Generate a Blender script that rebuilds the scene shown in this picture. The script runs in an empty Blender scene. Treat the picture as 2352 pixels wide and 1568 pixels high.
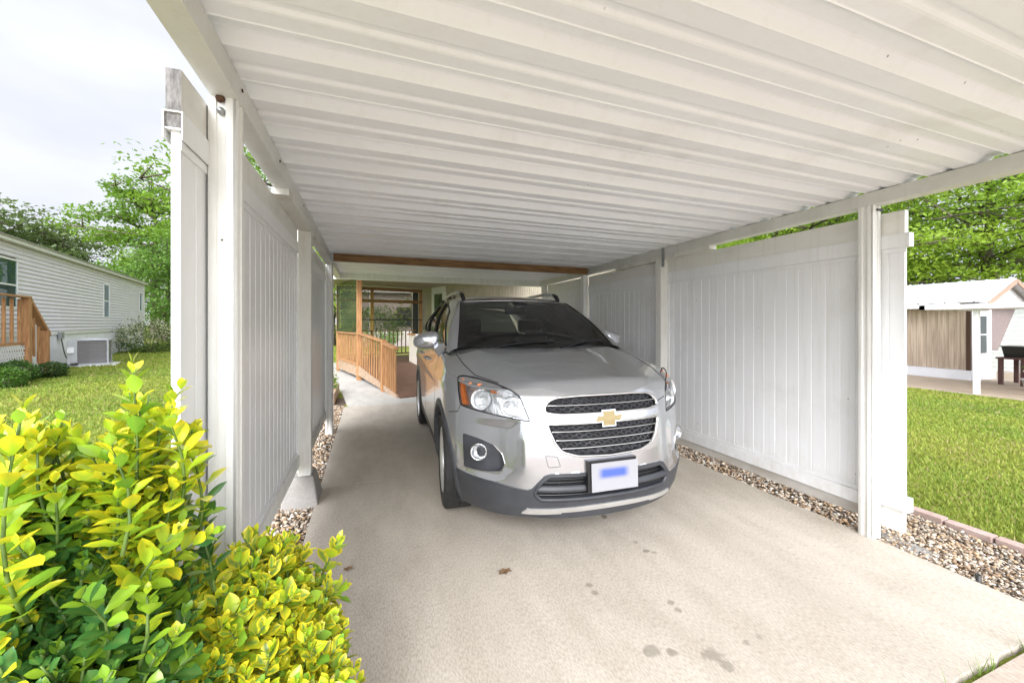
import bpy, math, random
import numpy as np
from mathutils import Vector
random.seed(7); RNG = np.random.default_rng(7)
C = bpy.context.scene.collection
SC = bpy.context.scene
PI = math.pi
# ---------------------------------------------------------------- camera
CAM_H = 1.37
cam = bpy.data.cameras.new('camera'); cam.sensor_width = 36.0; cam.lens = 36.0 * 905 / 2352
cam.shift_y = -42 / 2352; cam.clip_start = 0.05; cam.clip_end = 600
co = bpy.data.objects.new('camera', cam); C.objects.link(co)
YAW = math.atan(328 / 905)
co.location = (0, 0, CAM_H); co.rotation_euler = (PI / 2, 0, -YAW)
SC.camera = co
# ---------------------------------------------------------------- world, sun, exposure
SUN_EL, SUN_AZ = math.radians(30), math.radians(200)     # azimuth from +Y clockwise: behind the camera, slightly left
w = bpy.data.worlds.new('World'); SC.world = w; w.use_nodes = True
nt = w.node_tree; N = nt.nodes; Lk = nt.links
bg = N['Background']
sky = N.new('ShaderNodeTexSky'); sky.sky_type = 'NISHITA'; sky.sun_disc = False
sky.sun_elevation = SUN_EL; sky.sun_rotation = SUN_AZ; sky.air_density = 1; sky.dust_density = 3
tc = N.new('ShaderNodeTexCoord')
# overcast cloud layer, brighter round the hidden sun and overhead, over the clear sky
mp = N.new('ShaderNodeMapping'); mp.inputs['Scale'].default_value = (1.0, 1.0, 2.6)
nz = N.new('ShaderNodeTexNoise'); nz.inputs['Scale'].default_value = 1.7; nz.inputs['Detail'].default_value = 5; nz.inputs['Roughness'].default_value = .5
Lk.new(tc.outputs['Generated'], mp.inputs['Vector']); Lk.new(mp.outputs[0], nz.inputs['Vector'])
cr = N.new('ShaderNodeValToRGB'); cr.color_ramp.elements[0].position = .36; cr.color_ramp.elements[1].position = .66
cr.color_ramp.elements[0].color = (.43, .445, .495, 1); cr.color_ramp.elements[1].color = (.60, .61, .65, 1)
Lk.new(nz.outputs['Fac'], cr.inputs['Fac'])
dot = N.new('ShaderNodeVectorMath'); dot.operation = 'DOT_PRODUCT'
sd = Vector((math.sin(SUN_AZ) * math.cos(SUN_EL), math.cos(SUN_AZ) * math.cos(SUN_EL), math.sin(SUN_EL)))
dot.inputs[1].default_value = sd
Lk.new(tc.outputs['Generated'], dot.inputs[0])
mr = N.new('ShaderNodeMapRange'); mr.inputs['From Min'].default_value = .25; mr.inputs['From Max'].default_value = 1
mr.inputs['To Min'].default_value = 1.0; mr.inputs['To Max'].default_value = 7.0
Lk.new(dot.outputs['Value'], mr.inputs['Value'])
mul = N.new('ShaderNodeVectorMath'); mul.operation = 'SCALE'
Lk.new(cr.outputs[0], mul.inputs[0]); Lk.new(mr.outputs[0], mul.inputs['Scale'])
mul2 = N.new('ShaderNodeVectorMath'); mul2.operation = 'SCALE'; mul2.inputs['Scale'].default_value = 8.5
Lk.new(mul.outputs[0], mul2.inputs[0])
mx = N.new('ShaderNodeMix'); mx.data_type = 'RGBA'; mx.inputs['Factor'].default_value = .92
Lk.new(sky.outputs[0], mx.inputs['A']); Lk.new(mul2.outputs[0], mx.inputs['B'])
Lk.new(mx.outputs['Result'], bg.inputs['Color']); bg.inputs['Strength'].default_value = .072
sl = bpy.data.lights.new('sun', 'SUN'); sl.energy = 1.1; sl.angle = math.radians(30); sl.color = (1, .99, .985)
so = bpy.data.objects.new('sun', sl); C.objects.link(so); so.rotation_euler = sd.to_track_quat('Z', 'Y').to_euler()
SC.view_settings.view_transform = 'Standard'; SC.view_settings.look = 'None'
SC.view_settings.exposure = 1.58; SC.view_settings.gamma = 1
SC.cycles.max_bounces = 8; SC.cycles.diffuse_bounces = 5; SC.cycles.transparent_max_bounces = 24
SC.cycles.use_denoising = True; SC.cycles.sample_clamp_indirect = 6

# ---------------------------------------------------------------- materials
MATS = {}
def pm(name, c1, c2=None, rough=.5, metal=0, scale=8, bump=0, bscale=None, stretch=(1, 1, 1), spec=.5, coat=0, detail=5, lo=.35, hi=.65, vcol=None, trans=None, emit=None, sss=0):
    m = bpy.data.materials.new(name); m.use_nodes = True
    n = m.node_tree.nodes; l = m.node_tree.links; p = n['Principled BSDF']
    p.inputs['Roughness'].default_value = rough; p.inputs['Metallic'].default_value = metal
    p.inputs['Specular IOR Level'].default_value = spec
    if coat: p.inputs['Coat Weight'].default_value = coat; p.inputs['Coat Roughness'].default_value = .04
    t = n.new('ShaderNodeTexCoord'); mpn = n.new('ShaderNodeMapping'); mpn.inputs['Scale'].default_value = stretch
    l.new(t.outputs['Object'], mpn.inputs['Vector'])
    if c2 is None: c2 = tuple(x * .88 for x in c1)
    no = n.new('ShaderNodeTexNoise'); no.inputs['Scale'].default_value = scale; no.inputs['Detail'].default_value = detail
    no.inputs['Roughness'].default_value = .6
    l.new(mpn.outputs[0], no.inputs['Vector'])
    r = n.new('ShaderNodeValToRGB'); e = r.color_ramp.elements
    e[0].position = lo; e[1].position = hi; e[0].color = (*c2, 1); e[1].color = (*c1, 1)
    l.new(no.outputs['Fac'], r.inputs['Fac'])
    out = r.outputs[0]
    if vcol:
        at = n.new('ShaderNodeAttribute'); at.attribute_name = vcol
        mm = n.new('ShaderNodeMix'); mm.data_type = 'RGBA'; mm.blend_type = 'MULTIPLY'; mm.inputs['Factor'].default_value = 1
        l.new(out, mm.inputs['A']); l.new(at.outputs['Color'], mm.inputs['B']); out = mm.outputs['Result']
    l.new(out, p.inputs['Base Color'])
    if bump:
        nb = n.new('ShaderNodeTexNoise'); nb.inputs['Scale'].default_value = bscale or scale * 6; nb.inputs['Detail'].default_value = 4
        l.new(mpn.outputs[0], nb.inputs['Vector'])
        b = n.new('ShaderNodeBump'); b.inputs['Strength'].default_value = bump; b.inputs['Distance'].default_value = .01
        l.new(nb.outputs['Fac'], b.inputs['Height']); l.new(b.outputs[0], p.inputs['Normal'])
    if trans: p.inputs['Transmission Weight'].default_value = trans
    if sss: p.inputs['Subsurface Weight'].default_value = sss
    MATS[name] = m
    return m

def leaf_mat(name, vc='tone', trans=.35, rough=.45, spec=.4):
    """leaf: colour from the 'tone' colour attribute, with some light passing through"""
    m = bpy.data.materials.new(name); m.use_nodes = True
    n = m.node_tree.nodes; l = m.node_tree.links; p = n['Principled BSDF']; o = n['Material Output']
    at = n.new('ShaderNodeAttribute'); at.attribute_name = vc
    l.new(at.outputs['Color'], p.inputs['Base Color']); p.inputs['Roughness'].default_value = rough
    p.inputs['Specular IOR Level'].default_value = spec
    tr = n.new('ShaderNodeBsdfTranslucent'); l.new(at.outputs['Color'], tr.inputs['Color'])
    ms = n.new('ShaderNodeMixShader'); ms.inputs[0].default_value = trans
    l.new(p.outputs[0], ms.inputs[1]); l.new(tr.outputs[0], ms.inputs[2]); l.new(ms.outputs[0], o.inputs[0])
    return m

def thin_glass(name, tint, refl=.08, rough=.0, base=.0, ior=1.5, cap=1.0):
    m = bpy.data.materials.new(name); m.use_nodes = True
    n = m.node_tree.nodes; l = m.node_tree.links; n.remove(n['Principled BSDF']); o = n['Material Output']
    t = n.new('ShaderNodeBsdfTransparent'); t.inputs[0].default_value = (*tint, 1)
    g = n.new('ShaderNodeBsdfGlossy'); g.inputs['Roughness'].default_value = rough
    f = n.new('ShaderNodeFresnel'); f.inputs[0].default_value = ior
    ma = n.new('ShaderNodeMath'); ma.operation = 'ADD'; ma.inputs[1].default_value = base
    l.new(f.outputs[0], ma.inputs[0])
    ms = n.new('ShaderNodeMixShader'); mn = n.new('ShaderNodeMath'); mn.operation = 'MINIMUM'; mn.inputs[1].default_value = cap; l.new(ma.outputs[0], mn.inputs[0]); l.new(mn.outputs[0], ms.inputs[0]); l.new(t.outputs[0], ms.inputs[1]); l.new(g.outputs[0], ms.inputs[2])
    l.new(ms.outputs[0], o.inputs[0])
    return m

# ---------------------------------------------------------------- mesh helpers
class MB:
    def __init__(s, T=None): s.v = []; s.f = []; s.m = []; s.T = T
    def add(s, vs, fs, mi=0):
        o = len(s.v)
        if s.T: vs = [s.T(*p) for p in vs]
        s.v += [tuple(p) for p in vs]; s.f += [tuple(i + o for i in f) for f in fs]; s.m += [mi] * len(fs)
        return s
    def box(s, x0, x1, y0, y1, z0, z1, mi=0, bev=0):
        if bev:
            b = bev; cs = [(x0 + b, y0), (x1 - b, y0), (x1, y0 + b), (x1, y1 - b), (x1 - b, y1), (x0 + b, y1), (x0, y1 - b), (x0, y0 + b)]
            n = 8; vs = [(x, y, z0) for x, y in cs] + [(x, y, z1) for x, y in cs]
            fs = [tuple(range(n - 1, -1, -1)), tuple(range(n, 2 * n))] + [(i, (i + 1) % n, n + (i + 1) % n, n + i) for i in range(n)]
            return s.add(vs, fs, mi)
        vs = [(x0, y0, z0), (x1, y0, z0), (x1, y1, z0), (x0, y1, z0), (x0, y0, z1), (x1, y0, z1), (x1, y1, z1), (x0, y1, z1)]
        return s.add(vs, [(3, 2, 1, 0), (4, 5, 6, 7), (0, 1, 5, 4), (1, 2, 6, 5), (2, 3, 7, 6), (3, 0, 4, 7)], mi)
    def hexa(s, b, t, mi=0):          # bottom quad, top quad
        return s.add(list(b) + list(t), [(3, 2, 1, 0), (4, 5, 6, 7), (0, 1, 5, 4), (1, 2, 6, 5), (2, 3, 7, 6), (3, 0, 4, 7)], mi)
    def bar(s, a, b, w, h=None, mi=0, up=(0, 0, 1)):
        """rectangular bar from a to b, w wide (sideways), h high"""
        h = h or w; a = Vector(a); b = Vector(b); d = (b - a).normalized(); u = Vector(up)
        if abs(d.dot(u)) > .99: u = Vector((0, 1, 0))
        sd_ = d.cross(u).normalized(); u = sd_.cross(d)
        q = [(-w / 2, -h / 2), (w / 2, -h / 2), (w / 2, h / 2), (-w / 2, h / 2)]
        vs = [a + sd_ * x + u * y for x, y in q] + [b + sd_ * x + u * y for x, y in q]
        return s.add(vs, [(3, 2, 1, 0), (4, 5, 6, 7), (0, 1, 5, 4), (1, 2, 6, 5), (2, 3, 7, 6), (3, 0, 4, 7)], mi)
    def tube(s, pts, r, n=8, mi=0, closed=False, cap=True):
        pts = [Vector(p) for p in pts]; m = len(pts); rr = r if hasattr(r, '__len__') else [r] * m
        vs = []; prev = None
        for i, p in enumerate(pts):
            if closed: d = pts[(i + 1) % m] - pts[i - 1]
            else: d = pts[min(i + 1, m - 1)] - pts[max(i - 1, 0)]
            d.normalize()
            if prev is None:
                u = Vector((0, 0, 1)) if abs(d.z) < .9 else Vector((0, 1, 0))
                u = (u - d * u.dot(d)).normalized()
            else:
                u = (prev - d * prev.dot(d)).normalized()
            prev = u; v2 = d.cross(u)
            vs += [p + (u * math.cos(2 * PI * k / n) + v2 * math.sin(2 * PI * k / n)) * rr[i] for k in range(n)]
        fs = []
        for i in range(m if closed else m - 1):
            j = (i + 1) % m
            fs += [(i * n + k, i * n + (k + 1) % n, j * n + (k + 1) % n, j * n + k) for k in range(n)]
        if cap and not closed: fs += [tuple(range(n - 1, -1, -1)), tuple((m - 1) * n + k for k in range(n))]
        return s.add(vs, fs, mi)
    def lathe(s, prof, n=24, axis='z', c=(0, 0, 0), mi=0):
        vs = []
        for r, z in prof:
            for k in range(n):
                a = 2 * PI * k / n; x, y = r * math.cos(a), r * math.sin(a)
                p = (x, y, z) if axis == 'z' else ((z, x, y) if axis == 'x' else (x, z, y))
                vs.append((p[0] + c[0], p[1] + c[1], p[2] + c[2]))
        fs = [(i * n + k, i * n + (k + 1) % n, (i + 1) * n + (k + 1) % n, (i + 1) * n + k) for i in range(len(prof) - 1) for k in range(n)]
        return s.add(vs, fs, mi)
    def prism(s, poly, f0, f1, mi=0):   # poly 2D pts, f0/f1: (a,b)->3D
        n = len(poly); vs = [f0(*p) for p in poly] + [f1(*p) for p in poly]
        return s.add(vs, [tuple(range(n - 1, -1, -1)), tuple(range(n, 2 * n))] + [(i, (i + 1) % n, n + (i + 1) % n, n + i) for i in range(n)], mi)

def tag(o, label=None, cat=None, group=None, kind=None):
    if label: o['label'] = label
    if cat: o['category'] = cat
    if group: o['group'] = group
    if kind: o['kind'] = kind
    return o
def wloc(o):
    v = Vector((0, 0, 0))
    while o: v = v + Vector(o.location); o = o.parent
    return v
def obj(name, mb, mats, parent=None, smooth=False, angle=None):
    if not isinstance(mats, (list, tuple)): mats = [mats]
    me = bpy.data.meshes.new(name)
    off = wloc(parent) if parent else Vector((0, 0, 0))
    vs = [(p[0] - off.x, p[1] - off.y, p[2] - off.z) for p in mb.v]
    me.from_pydata(vs, [], mb.f)
    for m in mats: me.materials.append(m)
    if len(mats) > 1: me.polygons.foreach_set('material_index', mb.m)
    if smooth or angle:
        me.polygons.foreach_set('use_smooth', [True] * len(me.polygons))
        if angle: me.set_sharp_from_angle(angle=math.radians(angle))
    me.update()
    o = bpy.data.objects.new(name, me); C.objects.link(o)
    if parent: o.parent = parent
    return o
def npobj(name, V, F, mat, parent=None, smooth=False, color=None, uv=None):
    """V (n,3) float, F (m,k) int array of equal-sided faces, color (n,3) per vertex"""
    me = bpy.data.meshes.new(name); V = np.asarray(V, dtype=np.float32); F = np.asarray(F, dtype=np.int32)
    if parent: V = V - np.array(wloc(parent), dtype=np.float32)
    m, k = F.shape
    me.vertices.add(len(V)); me.vertices.foreach_set('co', V.ravel())
    me.loops.add(m * k); me.loops.foreach_set('vertex_index', F.ravel())
    me.polygons.add(m); me.polygons.foreach_set('loop_start', np.arange(0, m * k, k, dtype=np.int32))
    me.polygons.foreach_set('loop_total', np.full(m, k, dtype=np.int32))
    if smooth: me.polygons.foreach_set('use_smooth', np.ones(m, dtype=bool))
    me.materials.append(mat)
    if color is not None:
        a = me.color_attributes.new('tone', 'FLOAT_COLOR', 'POINT')
        cc = np.ones((len(V), 4), dtype=np.float32); cc[:, :3] = color; a.data.foreach_set('color', cc.ravel())
    if uv is not None:
        ul = me.uv_layers.new(name='UVMap'); ul.data.foreach_set('uv', np.asarray(uv, dtype=np.float32)[F.ravel()].ravel())
    me.update(); me.validate()
    o = bpy.data.objects.new(name, me); C.objects.link(o)
    if parent: o.parent = parent
    return o
def empty(name, loc=(0, 0, 0), label=None, cat=None, group=None):
    o = bpy.data.objects.new(name, None); C.objects.link(o); o.location = loc; o.empty_display_size = .1
    return tag(o, label, cat, group)
def copy_tree(o, parent=None):
    c = o.copy(); C.objects.link(c); c.parent = parent
    for ch in list(o.children): copy_tree(ch, c)
    return c
def frame(ox, oy, ang):
    """local (u along, v to the right-hand side, z) -> world; ang clockwise from +Y"""
    sa, ca = math.sin(ang), math.cos(ang)
    return lambda u, v, z: (ox + u * sa + v * ca, oy + u * ca - v * sa, z)
# ================================================================ MATERIALS
def srgb(r, g, b): return tuple(((c / 255) / 12.92 if c / 255 <= .04045 else ((c / 255 + .055) / 1.055) ** 2.4) for c in (r, g, b))
white_metal = pm('white_metal', (.80, .80, .77), (.73, .73, .70), rough=.42, scale=2.5, bump=.05, bscale=40)
beam_metal = pm('beam_metal', (.68, .68, .655), (.60, .60, .57), rough=.45, scale=3)
roof_metal = pm('roof_metal', (.875, .905, .945), (.82, .845, .88), rough=.38, scale=1.4, bump=.04, bscale=30, stretch=(.3, 2, 1))
vinyl = pm('vinyl', (.80, .81, .82), (.745, .755, .76), rough=.3, scale=1.6, stretch=(1, 1, .3))
painted_wood = pm('painted_wood', (.74, .735, .70), (.55, .54, .50), rough=.7, scale=3, bump=.25, bscale=22, stretch=(1, .3, 1), lo=.28, hi=.5)
post_wood = pm('post_wood', (.70, .69, .64), (.46, .46, .40), rough=.75, scale=5, bump=.3, bscale=30, stretch=(1, 1, .2), lo=.25, hi=.5)
bare_end = pm('bare_end', (.24, .23, .22), (.11, .105, .10), rough=.9, scale=30, bump=.4, bscale=60, stretch=(3, 1, 1))
grey_board = pm('grey_board', (.50, .48, .45), (.30, .27, .23), rough=.85, scale=5, bump=.3, stretch=(1, .4, 1), lo=.3, hi=.55)
def wood(name, c1, c2, sc=(12, 12, 1.2), rough=.65):
    return pm(name, c1, c2, rough=rough, scale=3.2, stretch=sc, bump=.2, bscale=8, lo=.3, hi=.7, detail=6)
cedar_z = wood('cedar_upright', (.50, .27, .115), (.25, .11, .04))
cedar_y = wood('cedar_lengthwise', (.50, .27, .13), (.28, .13, .055), (12, 1.2, 12))
deck_brown = wood('deck_brown', (.20, .115, .075), (.095, .05, .034), (2, 14, 2))
def grime(m, base=.45, amt=.55, col=(.36, .30, .21), speck=True, streak=.35):
    """splashed dirt near the ground, faint vertical streaks and small specks"""
    n = m.node_tree.nodes; l = m.node_tree.links; p = n['Principled BSDF']; out = p.inputs['Base Color'].links[0].from_socket
    g = n.new('ShaderNodeNewGeometry'); sx = n.new('ShaderNodeSeparateXYZ'); l.new(g.outputs['Position'], sx.inputs[0])
    def mul(a, b):
        q = n.new('ShaderNodeMath'); q.operation = 'MULTIPLY'; l.new(a, q.inputs[0])
        if isinstance(b, float): q.inputs[1].default_value = b
        else: l.new(b, q.inputs[1])
        return q.outputs[0]
    def noise(sc, det, st, lo, hi):
        mpn = n.new('ShaderNodeMapping'); mpn.inputs['Scale'].default_value = st; l.new(g.outputs['Position'], mpn.inputs[0])
        a = n.new('ShaderNodeTexNoise'); a.inputs['Scale'].default_value = sc; a.inputs['Detail'].default_value = det; a.inputs['Roughness'].default_value = .7; l.new(mpn.outputs[0], a.inputs['Vector'])
        r = n.new('ShaderNodeMapRange'); r.inputs['From Min'].default_value = lo; r.inputs['From Max'].default_value = hi; l.new(a.outputs['Fac'], r.inputs[0]); return r.outputs[0]
    def mix(f, c):
        global _dummy
        mm = n.new('ShaderNodeMix'); mm.data_type = 'RGBA'; l.new(f, mm.inputs['Factor']); l.new(cur[0], mm.inputs['A']); mm.inputs['B'].default_value = (*c, 1); cur[0] = mm.outputs['Result']
    cur = [out]
    zr_ = n.new('ShaderNodeMapRange'); zr_.inputs['From Min'].default_value = base; zr_.inputs['From Max'].default_value = .05; l.new(sx.outputs['Z'], zr_.inputs[0])
    mix(mul(mul(zr_.outputs[0], noise(9, 8, (1, 1, .7), .35, .75)), amt * 1.0), col)
    mix(mul(noise(5, 6, (6, 6, .22), .52, .80), streak * 1.0), (.44, .42, .33))
    mix(mul(noise(1.6, 6, (1, 1, 1), .55, .8), .35), (.50, .49, .42))
    if speck:
        v = n.new('ShaderNodeTexVoronoi'); v.inputs['Scale'].default_value = 9; l.new(g.outputs['Position'], v.inputs['Vector'])
        r = n.new('ShaderNodeMapRange'); r.inputs['From Min'].default_value = .045; r.inputs['From Max'].default_value = .03; l.new(v.outputs['Distance'], r.inputs[0])
        mix(mul(r.outputs[0], noise(3, 2, (1, 1, 1), .50, .60)), (.12, .10, .08))
    l.new(cur[0], p.inputs['Base Color'])
for _m in (beam_metal, white_metal, vinyl, painted_wood): grime(_m)
grime(roof_metal, streak=.12)
grime(post_wood, amt=.7); grime(grey_board, amt=.5)
header_wood = wood('header_wood', (.30, .165, .06), (.12, .055, .018), (1.5, 14, 14))
old_wood = wood('old_wood', (.50, .36, .25), (.30, .20, .13), (8, 2, 8))
galv = pm('galvanised', (.42, .44, .45), (.30, .32, .33), rough=.4, metal=.8, scale=30)
dark_metal = pm('dark_metal', (.03, .028, .026), rough=.5)
rust = pm('rust', (.12, .06, .03), (.05, .025, .015), rough=.9, scale=40)

def concrete_mat(name, c1, c2, stains=()):
    m = pm(name, c1, c2, rough=.88, scale=.9, bump=.16, bscale=130, lo=.3, hi=.7, detail=10, spec=.25)
    n = m.node_tree.nodes; l = m.node_tree.links; p = n['Principled BSDF']
    src = p.inputs['Base Color'].links[0].from_socket
    t = n.new('ShaderNodeTexCoord')
    # fine speckle of the broomed surface
    sp = n.new('ShaderNodeTexNoise'); sp.inputs['Scale'].default_value = 150; sp.inputs['Detail'].default_value = 2
    mpn = n.new('ShaderNodeMapping'); mpn.inputs['Scale'].default_value = (1, .35, 1)
    l.new(t.outputs['Object'], mpn.inputs[0]); l.new(mpn.outputs[0], sp.inputs['Vector'])
    r = n.new('ShaderNodeValToRGB'); r.color_ramp.elements[0].position = .3; r.color_ramp.elements[1].position = .62
    r.color_ramp.elements[0].color = (.72, .70, .68, 1); r.color_ramp.elements[1].color = (1.06, 1.05, 1.04, 1)
    l.new(sp.outputs['Fac'], r.inputs[0])
    mm = n.new('ShaderNodeMix'); mm.data_type = 'RGBA'; mm.blend_type = 'MULTIPLY'; mm.inputs['Factor'].default_value = .8
    l.new(src, mm.inputs['A']); l.new(r.outputs[0], mm.inputs['B']); out = mm.outputs['Result']
    # medium blotches
    bl = n.new('ShaderNodeTexNoise'); bl.inputs['Scale'].default_value = 6; bl.inputs['Detail'].default_value = 7; bl.inputs['Roughness'].default_value = .7
    l.new(mpn.outputs[0], bl.inputs['Vector'])
    rb = n.new('ShaderNodeValToRGB'); rb.color_ramp.elements[0].position = .38; rb.color_ramp.elements[1].position = .6
    rb.color_ramp.elements[0].color = (.86, .85, .83, 1); rb.color_ramp.elements[1].color = (1, 1, 1, 1)
    l.new(bl.outputs['Fac'], rb.inputs[0])
    m3 = n.new('ShaderNodeMix'); m3.data_type = 'RGBA'; m3.blend_type = 'MULTIPLY'; m3.inputs['Factor'].default_value = .9
    l.new(out, m3.inputs['A']); l.new(rb.outputs[0], m3.inputs['B']); out = m3.outputs['Result']
    # two soft tyre tracks worn along the drive
    if stains:
        sxx = n.new('ShaderNodeSeparateXYZ'); l.new(t.outputs['Object'], sxx.inputs[0])
        for xc in (.56, 2.12):
            a = n.new('ShaderNodeMath'); a.operation = 'SUBTRACT'; l.new(sxx.outputs['X'], a.inputs[0]); a.inputs[1].default_value = xc
            b = n.new('ShaderNodeMath'); b.operation = 'ABSOLUTE'; l.new(a.outputs[0], b.inputs[0])
            c = n.new('ShaderNodeMapRange'); c.interpolation_type = 'SMOOTHSTEP'; l.new(b.outputs[0], c.inputs[0]); c.inputs['From Min'].default_value = .24; c.inputs['From Max'].default_value = .03; c.inputs['To Max'].default_value = .3
            d = n.new('ShaderNodeMath'); d.operation = 'MULTIPLY'; l.new(c.outputs[0], d.inputs[0]); l.new(bl.outputs['Fac'], d.inputs[1])
            mt = n.new('ShaderNodeMix'); mt.data_type = 'RGBA'; l.new(d.outputs[0], mt.inputs['Factor']); l.new(out, mt.inputs['A']); mt.inputs['B'].default_value = (.30, .265, .215, 1); out = mt.outputs['Result']
    # oil stains: wobbling discs where the photo has them
    wob = n.new('ShaderNodeTexNoise'); wob.inputs['Scale'].default_value = 22; wob.inputs['Detail'].default_value = 4
    l.new(t.outputs['Object'], wob.inputs['Vector'])
    for (x, y, rr, a, dk) in stains:
        sb = n.new('ShaderNodeVectorMath'); sb.operation = 'SUBTRACT'; sb.inputs[1].default_value = (x, y, 0)
        l.new(t.outputs['Object'], sb.inputs[0])
        ss = n.new('ShaderNodeMapping'); ss.inputs['Scale'].default_value = (1 / rr, 1 / (rr * a), 0)
        l.new(sb.outputs[0], ss.inputs[0])
        ln = n.new('ShaderNodeVectorMath'); ln.operation = 'LENGTH'; l.new(ss.outputs[0], ln.inputs[0])
        ad = n.new('ShaderNodeMath'); ad.operation = 'MULTIPLY_ADD'; ad.inputs[1].default_value = 1.9; l.new(wob.outputs['Fac'], ad.inputs[0]); l.new(ln.outputs['Value'], ad.inputs[2])
        mr_ = n.new('ShaderNodeMapRange'); mr_.inputs['From Min'].default_value = 1.55; mr_.inputs['From Max'].default_value = 1.95
        mr_.inputs['To Min'].default_value = dk; mr_.inputs['To Max'].default_value = 0
        l.new(ad.outputs[0], mr_.inputs['Value'])
        m4 = n.new('ShaderNodeMix'); m4.data_type = 'RGBA'; l.new(mr_.outputs[0], m4.inputs['Factor'])
        m4.inputs['B'].default_value = (.13, .115, .085, 1); l.new(out, m4.inputs['A']); out = m4.outputs['Result']
    l.new(out, p.inputs['Base Color'])
    return m

# ================================================================ GROUND
def gz(x, y=0):
    if x > 3.8:
        return -.035 - .0395 * (min(x, 14.4) - 3.8)
    if x < -2.5:
        t = min(1, (-2.5 - x) / 5); return -.035 + .135 * t * t * (3 - 2 * t)
    return -.035
lawn = pm('lawn_soil', (.22, .25, .05), (.14, .17, .035), rough=1, scale=2.2, bump=.6, bscale=60, lo=.3, hi=.7, spec=.1)
def add_patches(m):
    n = m.node_tree.nodes; l = m.node_tree.links; p = n['Principled BSDF']; src = p.inputs['Base Color'].links[0].from_socket
    t = n.new('ShaderNodeTexCoord'); a = n.new('ShaderNodeTexNoise'); a.inputs['Scale'].default_value = .9; a.inputs['Detail'].default_value = 6; a.inputs['Roughness'].default_value = .7
    l.new(t.outputs['Object'], a.inputs['Vector'])
    r = n.new('ShaderNodeValToRGB'); r.color_ramp.elements[0].position = .58; r.color_ramp.elements[1].position = .68
    r.color_ramp.elements[0].color = (0, 0, 0, 1); r.color_ramp.elements[1].color = (.7, .7, .7, 1)
    l.new(a.outputs['Fac'], r.inputs[0])
    mm = n.new('ShaderNodeMix'); mm.data_type = 'RGBA'; l.new(r.outputs[0], mm.inputs['Factor']); l.new(src, mm.inputs['A']); mm.inputs['B'].default_value = (.24, .17, .10, 1)
    l.new(mm.outputs['Result'], p.inputs['Base Color'])
add_patches(lawn)
xs = sorted(set([-200, -120, -60, -30, -20, -14] + [round(-12 + .5 * i, 2) for i in range(55)] + [14.4, 16, 20, 30, 60, 120, 220]))
ys = [-60, -20, -8, -3, 0, 2, 4, 6, 8, 10, 14, 20, 30, 60, 120, 260]
mb = MB(); nx = len(xs)
vs = [(x, y, gz(x, y)) for y in ys for x in xs]
mb.add(vs, [(j * nx + i, j * nx + i + 1, (j + 1) * nx + i + 1, (j + 1) * nx + i) for j in range(len(ys) - 1) for i in range(nx - 1)])
tag(obj('ground', mb, lawn, smooth=True), kind='structure')

STAINS = [(1.111, 1.356, .05, .75, .5), (1.187, 1.314, .032, .8, .55), (1.337, 1.25, .045, .9, .45), (1.35, 1.195, .04, .7, .45), (1.082, 1.802, .022, 1, .5), (1.082, 1.742, .022, 1, .5),
          (1.393, 1.553, .02, 1, .5), (1.386, 1.502, .022, 1, .5), (1.523, 1.247, .018, 1, .4), (1.601, 1.251, .017, 1, .3), (1.569, 1.953, .028, .6, .6), (1.60, 1.929, .022, .8, .5), (1.57, 2.058, .018, 1, .4), (1.567, 2.402, .028, .9, .7)]
conc = concrete_mat('driveway_concrete', (.54, .49, .42), (.475, .43, .365), STAINS)
conc_apron = concrete_mat('apron_concrete', (.52, .44, .37), (.42, .35, .29))
conc_pale = concrete_mat('patio_concrete', (.55, .54, .50), (.45, .44, .41))
conc_old = concrete_mat('old_concrete', (.40, .385, .36), (.26, .25, .235))
XL, XR = -.387, 3.03
# driveway with slightly broken near edge at the joint
mb = MB(); n = 60
def slab(mb, x0, x1, y0f, y1, z0, z1, n=60):
    top = []
    for i in range(n + 1):
        x = x0 + (x1 - x0) * i / n; top.append((x, y0f(x)))
    ring = top + [(x1, y1), (x0, y1)]
    mb.prism(ring, lambda a, b: (a, b, z0), lambda a, b: (a, b, z1))
rj = random.Random(3); jag = [rj.uniform(-.009, .009) for _ in range(80)]
slab(mb, XL, XR, lambda x: .842 + jag[int((x - XL) * 20) % 80] , 3.62, -.12, 0)
slab(mb, XL, XR, lambda x: 3.625, 6.99, -.12, 0, 2)
tag(obj('driveway', mb, conc), kind='structure')
mb = MB(); mb.box(-6, XR + .03, -9, .818, -.12, -.004); mb.box(XR + .03, 12, -9, .30, -.12, -.006)
tag(obj('street_apron', mb, conc_apron), kind='structure')
mb = MB(); ring = [(XL + .005, 7.0), (4.2, 7.0), (4.2, 14), (-1.6, 15), (-.98, 12.2), (-.46, 8.08), (-.22 - .1, 7.0)]
mb.prism(ring, lambda a, b: (a, b, -.1), lambda a, b: (a, b, -.004))
tag(obj('patio', mb, conc_pale), kind='structure')
mb = MB(); mb.box(14.45, 24, -6, 30, -.6, -.45)
tag(obj('neighbour_driveway', mb, concrete_mat('neighbour_concrete', (.44, .36, .28), (.34, .28, .21))), kind='structure')
# soil bed under the shrubs and gravel
soil = pm('soil', (.13, .095, .065), (.05, .036, .025), rough=1, scale=20, bump=.8, bscale=60)
mb = MB(); mb.box(-1.08, XL - .004, .2, 8.0, -.1, -.028); mb.box(XR + .004, 3.72, .3, 6.9, -.1, -.026)
tag(obj('soil_bed', mb, soil), kind='structure')

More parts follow.
